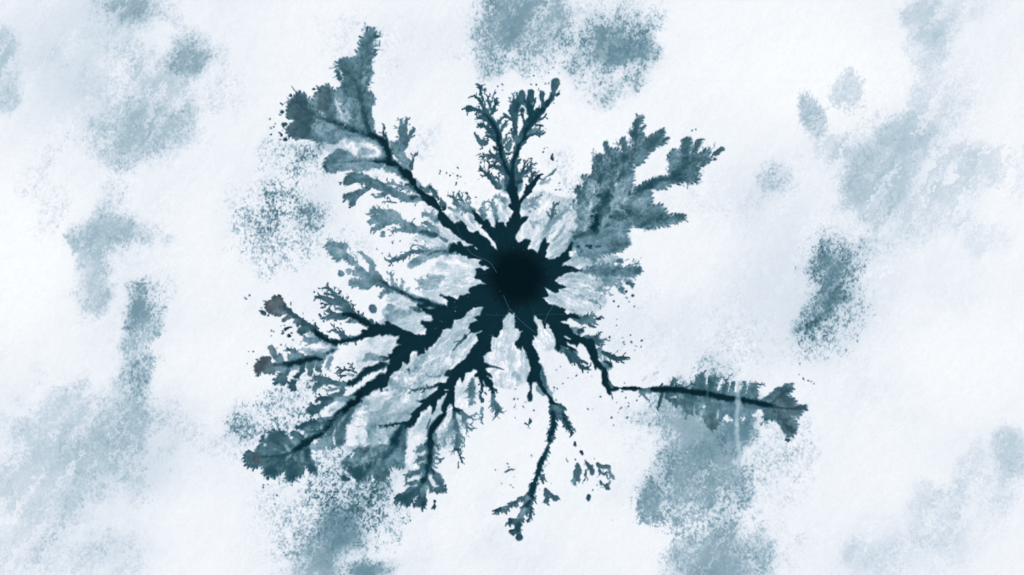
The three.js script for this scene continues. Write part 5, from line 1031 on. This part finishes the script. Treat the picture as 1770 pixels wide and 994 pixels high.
// ------------------------------------------------------------------ materials
function grainMap(salt, depth) {
  const S = 256, d = new Uint8Array(S * S * 4);
  for (let y = 0; y < S; y++) for (let x = 0; x < S; x++) {
    const wrap = (f) => { const u = x / f, v = y / f, n = S / f; const p = (a, b) => hash(((a % n) + n) % n, ((b % n) + n) % n, salt + f), i = Math.floor(u), k = Math.floor(v), s = step(0, 1, u - i), t = step(0, 1, v - k); return lerp(lerp(p(i, k), p(i + 1, k), s), lerp(p(i, k + 1), p(i + 1, k + 1), s), t); };
    const v = Math.round(255 * (1 - depth * (0.5 * wrap(1) + 0.3 * wrap(4) + 0.2 * wrap(16))));
    d.set([v, v, v, 255], (y * S + x) * 4);
  }
  const t = new THREE.DataTexture(d, S, S, THREE.RGBAFormat);
  t.colorSpace = THREE.SRGBColorSpace; t.wrapS = t.wrapT = THREE.RepeatWrapping; t.magFilter = THREE.LinearFilter; t.needsUpdate = true;
  return t;
}
const snowGrain = grainMap(3, 0.05), iceGrain = grainMap(7, 0.12);
const M = {
  snow: new THREE.MeshStandardMaterial({ name: 'snow', vertexColors: true, map: snowGrain, roughness: 0.95 }),
  slush: new THREE.MeshPhysicalMaterial({ name: 'wet_slush', vertexColors: true, map: snowGrain, roughness: 0.75, specularIntensity: 0.25 }),
  ice: new THREE.MeshPhysicalMaterial({ name: 'dark_ice', vertexColors: true, map: iceGrain, roughness: 0.45, ior: 1.31, specularIntensity: 0.12 }),
  water: new THREE.MeshPhysicalMaterial({ name: 'open_water', vertexColors: true, roughness: 0.25, ior: 1.33, specularIntensity: 0.06 }),
  crack: new THREE.MeshPhysicalMaterial({ name: 'crack_ice', color: new THREE.Color(0.035, 0.125, 0.155), roughness: 0.6, specularIntensity: 0.3 }),
  frost: new THREE.MeshStandardMaterial({ name: 'frost', color: new THREE.Color(0.3, 0.4, 0.44), roughness: 0.9 }),
};
function mesh(name, geometry, material, parent, tags = {}) {
  const m = new THREE.Mesh(geometry, material);
  m.name = name; m.castShadow = m.receiveShadow = true; Object.assign(m.userData, tags); parent.add(m);
  return m;
}
const used = {};
const numbered = (n) => { const k = used[n] = (used[n] ?? -1) + 1; return k ? n + '_' + String(k).padStart(3, '0') : n; };
const keys = (start) => [...sheets.keys()].filter((k) => k.startsWith(start)).sort((a, b) => sheets.get(b).idx.length - sheets.get(a).idx.length);
const take = (key) => { const s = sheets.get(key); sheets.delete(key); return s && s.idx.length ? s.geometry() : null; };

// ------------------------------------------------------------------ the setting
mesh('snow_cover', snow.geometry(), M.snow, scene, { kind: 'structure', label: 'white wind-packed snow lying over the whole frozen lake' });
{ // the same snow goes on to the horizon around the surveyed ground
  const xs = [-2000, -400, -60], ys = [-2000, -400, -50], gx0 = X0 / 100 - VIEW_W / 2, gx1 = gx0 + ((NX - 1) * CELL) / 100, gy0 = Y0 / 100 - VIEW_H / 2, gy1 = gy0 + ((NY - 1) * CELL) / 100;
  const X = [...xs, gx0, gx1, 60, 400, 2000], Y = [...ys, gy0, gy1, 50, 400, 2000], pos = [], col = [], uv = [], idx = [], w = Math.round(0.938 * 1024) * 3;
  for (const y of Y) for (const x of X) { pos.push(x, 0.04, y); uv.push(x / 3, -y / 3); col.push(TABLE[w] * ALBEDO, TABLE[w + 1] * ALBEDO, TABLE[w + 2] * ALBEDO); }
  for (let j = 0; j < Y.length - 1; j++) for (let i = 0; i < X.length - 1; i++) if (!(i === 3 && j === 3)) { const a = j * X.length + i, c = a + X.length; idx.push(a, c, c + 1, a, c + 1, a + 1); }
  const g = new THREE.BufferGeometry();
  g.setAttribute('position', new THREE.Float32BufferAttribute(pos, 3)); g.setAttribute('uv', new THREE.Float32BufferAttribute(uv, 2)); g.setAttribute('color', new THREE.Float32BufferAttribute(col, 3));
  g.setIndex(idx); g.computeVertexNormals();
  mesh('snow_field', g, M.snow, scene, { kind: 'structure', label: 'unbroken snow on the lake beyond the surveyed ground' });
}

// ------------------------------------------------------------------ the star
const star = new THREE.Group(); star.name = 'melt_star'; scene.add(star);
star.userData = { label: 'huge dark branching star of melted ice with feathery arms around a black hole', category: 'melt star' };
for (const k of keys('hole/')) k.endsWith('flecks') ? mesh('ice_rim', take(k), M.ice, star, { kind: 'stuff' }) : mesh('open_hole', take(k), M.water, star, { label: 'round black hole of open water in the middle' });
for (const k of keys('pool/')) k.endsWith('flecks') ? mesh('ice_rim', take(k), M.ice, star, { kind: 'stuff' }) : k.startsWith('pool/0') ? mesh('dark_ice', take(k), M.ice, star) : mesh('pale_slush', take(k), M.slush, star);
const ARMS = {
  n: 'forked feathery arm with a teardrop tip, pointing to the top', nnw: 'short forked arm beside the long upper-left arm', wnw: 'small grey fern-like arms under the long upper-left arm',
  nw: 'long upper-left arm ending in two big grey lobed plumes', w: 'grey arm with a leaf-shaped tip pointing left', wsw: 'pale arm between the left arms',
  wswb: 'dark feathery twig at the far left', wswc: 'thin left arm ending in the upper brown lobe', wswd: 'thin left arm ending in the lower brown lobe', wswl: 'ragged side arm with a loop at lower left',
  swl: 'long lower-left arm ending in a dark oak-leaf shape', swp: 'broad blotchy grey plume at lower left', ssw: 'feathered arm ending in a dark fan at the bottom', sse: 'small fringe of dripping twigs',
  s: 'thin bottom arm with a ball-shaped tip', se: 'bent lower-right arm', se_leaf: 'long leaf-shaped end with a dark midrib', ese: 'short grey arm on the right', e: 'grey feathery arm pointing right',
  ne: 'big smoky blue-grey plume at upper right', nne: 'pale streaked arm beside the upper plume',
};
const PARTS = [['dark_vein', M.ice], ['wet_slush', M.slush], ['pale_slush', M.slush]];
for (const [name, label] of Object.entries(ARMS)) {
  const arm = new THREE.Group(); arm.name = numbered('arm'); arm.userData.label = label; star.add(arm);
  for (const k of keys(name + '/')) {
    if (k.endsWith('flecks')) { mesh('slush_flecks', take(k), M.slush, arm, { kind: 'stuff' }); continue; }
    const [part, m] = PARTS[+k.split('/')[1]];
    mesh(part, take(k), m, arm);
  }
}

// cracks: raised ridges of refrozen water in the dark ice
function crack(width, p) {
  const pts = []; for (let i = 0; i < p.length; i += 2) pts.push(new THREE.Vector3(p[i] / 100 - VIEW_W / 2, 0.004, p[i + 1] / 100 - VIEW_H / 2));
  const g = new THREE.TubeGeometry(new THREE.CatmullRomCurve3(pts), pts.length * 6, width / 100, 5, false);
  g.scale(1, 1, 1);
  mesh('crack', g, M.crack, star);
}
crack(0.9, [1617, 860, 1632, 878, 1648, 886, 1664, 893, 1684, 901, 1698, 913, 1708, 927, 1717, 942]);
crack(0.4, [1578, 780, 1590, 808, 1603, 838, 1617, 860]);
crack(0.8, [1741, 1021, 1749, 1041, 1761, 1066, 1772, 1079, 1794, 1103, 1814, 1121, 1835, 1138, 1853, 1151]);
crack(0.8, [1912, 1058, 1896, 1083, 1880, 1119]);
crack(0.4, [1855, 1087, 1880, 1087, 1910, 1086, 1950, 1088]);
crack(0.35, [1680, 1086, 1710, 1090, 1745, 1090]);
crack(0.45, [1757, 1070, 1765, 1070, 1772, 1071]);

// ------------------------------------------------------------------ thin snow patches, melt spots and the blown snow
for (const [key, label] of Object.entries(PATCHES)) {
  const t = new THREE.Group(); t.name = numbered('thin_snow_patch'); scene.add(t);
  Object.assign(t.userData, { label, category: 'snow patch', group: 'thin snow patches on the lake' });
  for (const k of keys(key + '/')) k.endsWith('flecks') ? mesh('speckled_rim', take(k), M.slush, t, { kind: 'stuff' }) : mesh(k.split('/')[1] === '1' ? 'wet_core' : 'pale_edge', take(k), M.slush, t);
}
const SPOTS = {
  i_hook: 'dark slanting hook-shaped melt spot left of the forked arm', i_fork: 'trident-shaped grey melt spot between the two prongs of the forked arm', i_forkb: 'thin upright twig-like melt spot between the prongs, upper left of the trident',
  i_comma: 'small black comma-shaped melt spot right of the forked arm', i_blot: 'grey round blot alone in the snow between the left arms', i_vee: 'dark upside-down V melt spot right of the bottom arm',
  i_leaf: 'tall grey leaf-like melt spot right of the bottom arm', i_hand: 'dark broken melt spot just right of the tall leaf-like one', i_wing: 'wing-shaped melt spot at the right end of the bottom group',
  i_foot: 'dark foot-shaped melt spot under the wing-shaped one', i_seed: 'seed-shaped dark melt spot lowest of the bottom group', i_drop: 'small dark drop below the bottom arm\'s right fork', i_dash: 'short dark dash at the end of the bottom arm\'s right fork',
  i_drip: 'dark drip hanging below the fan-ended arm', i_tick: 'tiny tick-shaped mark left of the bottom arm', i_barb: 'small barbed mark farther down left of the bottom arm',
};
for (const [key, label] of Object.entries(SPOTS)) {
  const g = take(key);
  if (g) mesh(numbered('melt_spot'), g, M.slush, scene, { label, category: 'melt spot', group: 'melt spots in the snow around the star' });
}
{ const g = take('streak'); if (g) mesh('snow_ridge', g, M.slush, scene, { label: 'pale upright strip of blown snow lying across the leaf-shaped end', category: 'snow strip' }); }
{ const g = take('specks'); if (g) mesh('melt_specks', g, M.slush, scene, { kind: 'stuff', label: 'tiny dark specks strewn in the snow around the star' }); }
// frost crystals on the dark ice
{
  const pos = [], put = (x, y, s) => { const px = x / 100 - VIEW_W / 2, pz = y / 100 - VIEW_H / 2; for (const [a, b, c] of [[0, 1, 2], [0, 2, 3], [0, 3, 4], [0, 4, 1]]) for (const v of [a, b, c]) { const q = [[0, 1, 0], [1, 0, 0], [0, 0, -1], [-1, 0, 0], [0, 0, 1]][v]; pos.push(px + q[0] * s, 0.002 + q[1] * s, pz + q[2] * s); } };
  for (let k = 0; k < 400; k++) {
    const x = 1480 + rnd() * 560, y = 760 + rnd() * 420, i = Math.round((x - X0) / CELL), j = Math.round((y - Y0) / CELL), n = j * NX + i;
    if (wetness[n] > 0.16 || owner[n] === idOf('hole') || rnd() < 0.75) continue;
    put(x, y, 0.004 + 0.008 * rnd() * rnd());
  }
  for (const [x, y, s] of [[1574, 1076, 0.022], [1572, 1044, 0.014], [1528, 1112, 0.012], [1576, 1062, 0.01], [1522, 1108, 0.01]]) put(x, y, s);
  const g = new THREE.BufferGeometry(); g.setAttribute('position', new THREE.Float32BufferAttribute(pos, 3)); g.computeVertexNormals();
  mesh('frost_crystals', g, M.frost, star, { kind: 'stuff' });
}
if (sheets.size) console.log('left over:', [...sheets].map(([k, s]) => k + ' ' + s.idx.length).join(', '));

scene.updateMatrixWorld(true);
renderer.render(scene, camera);
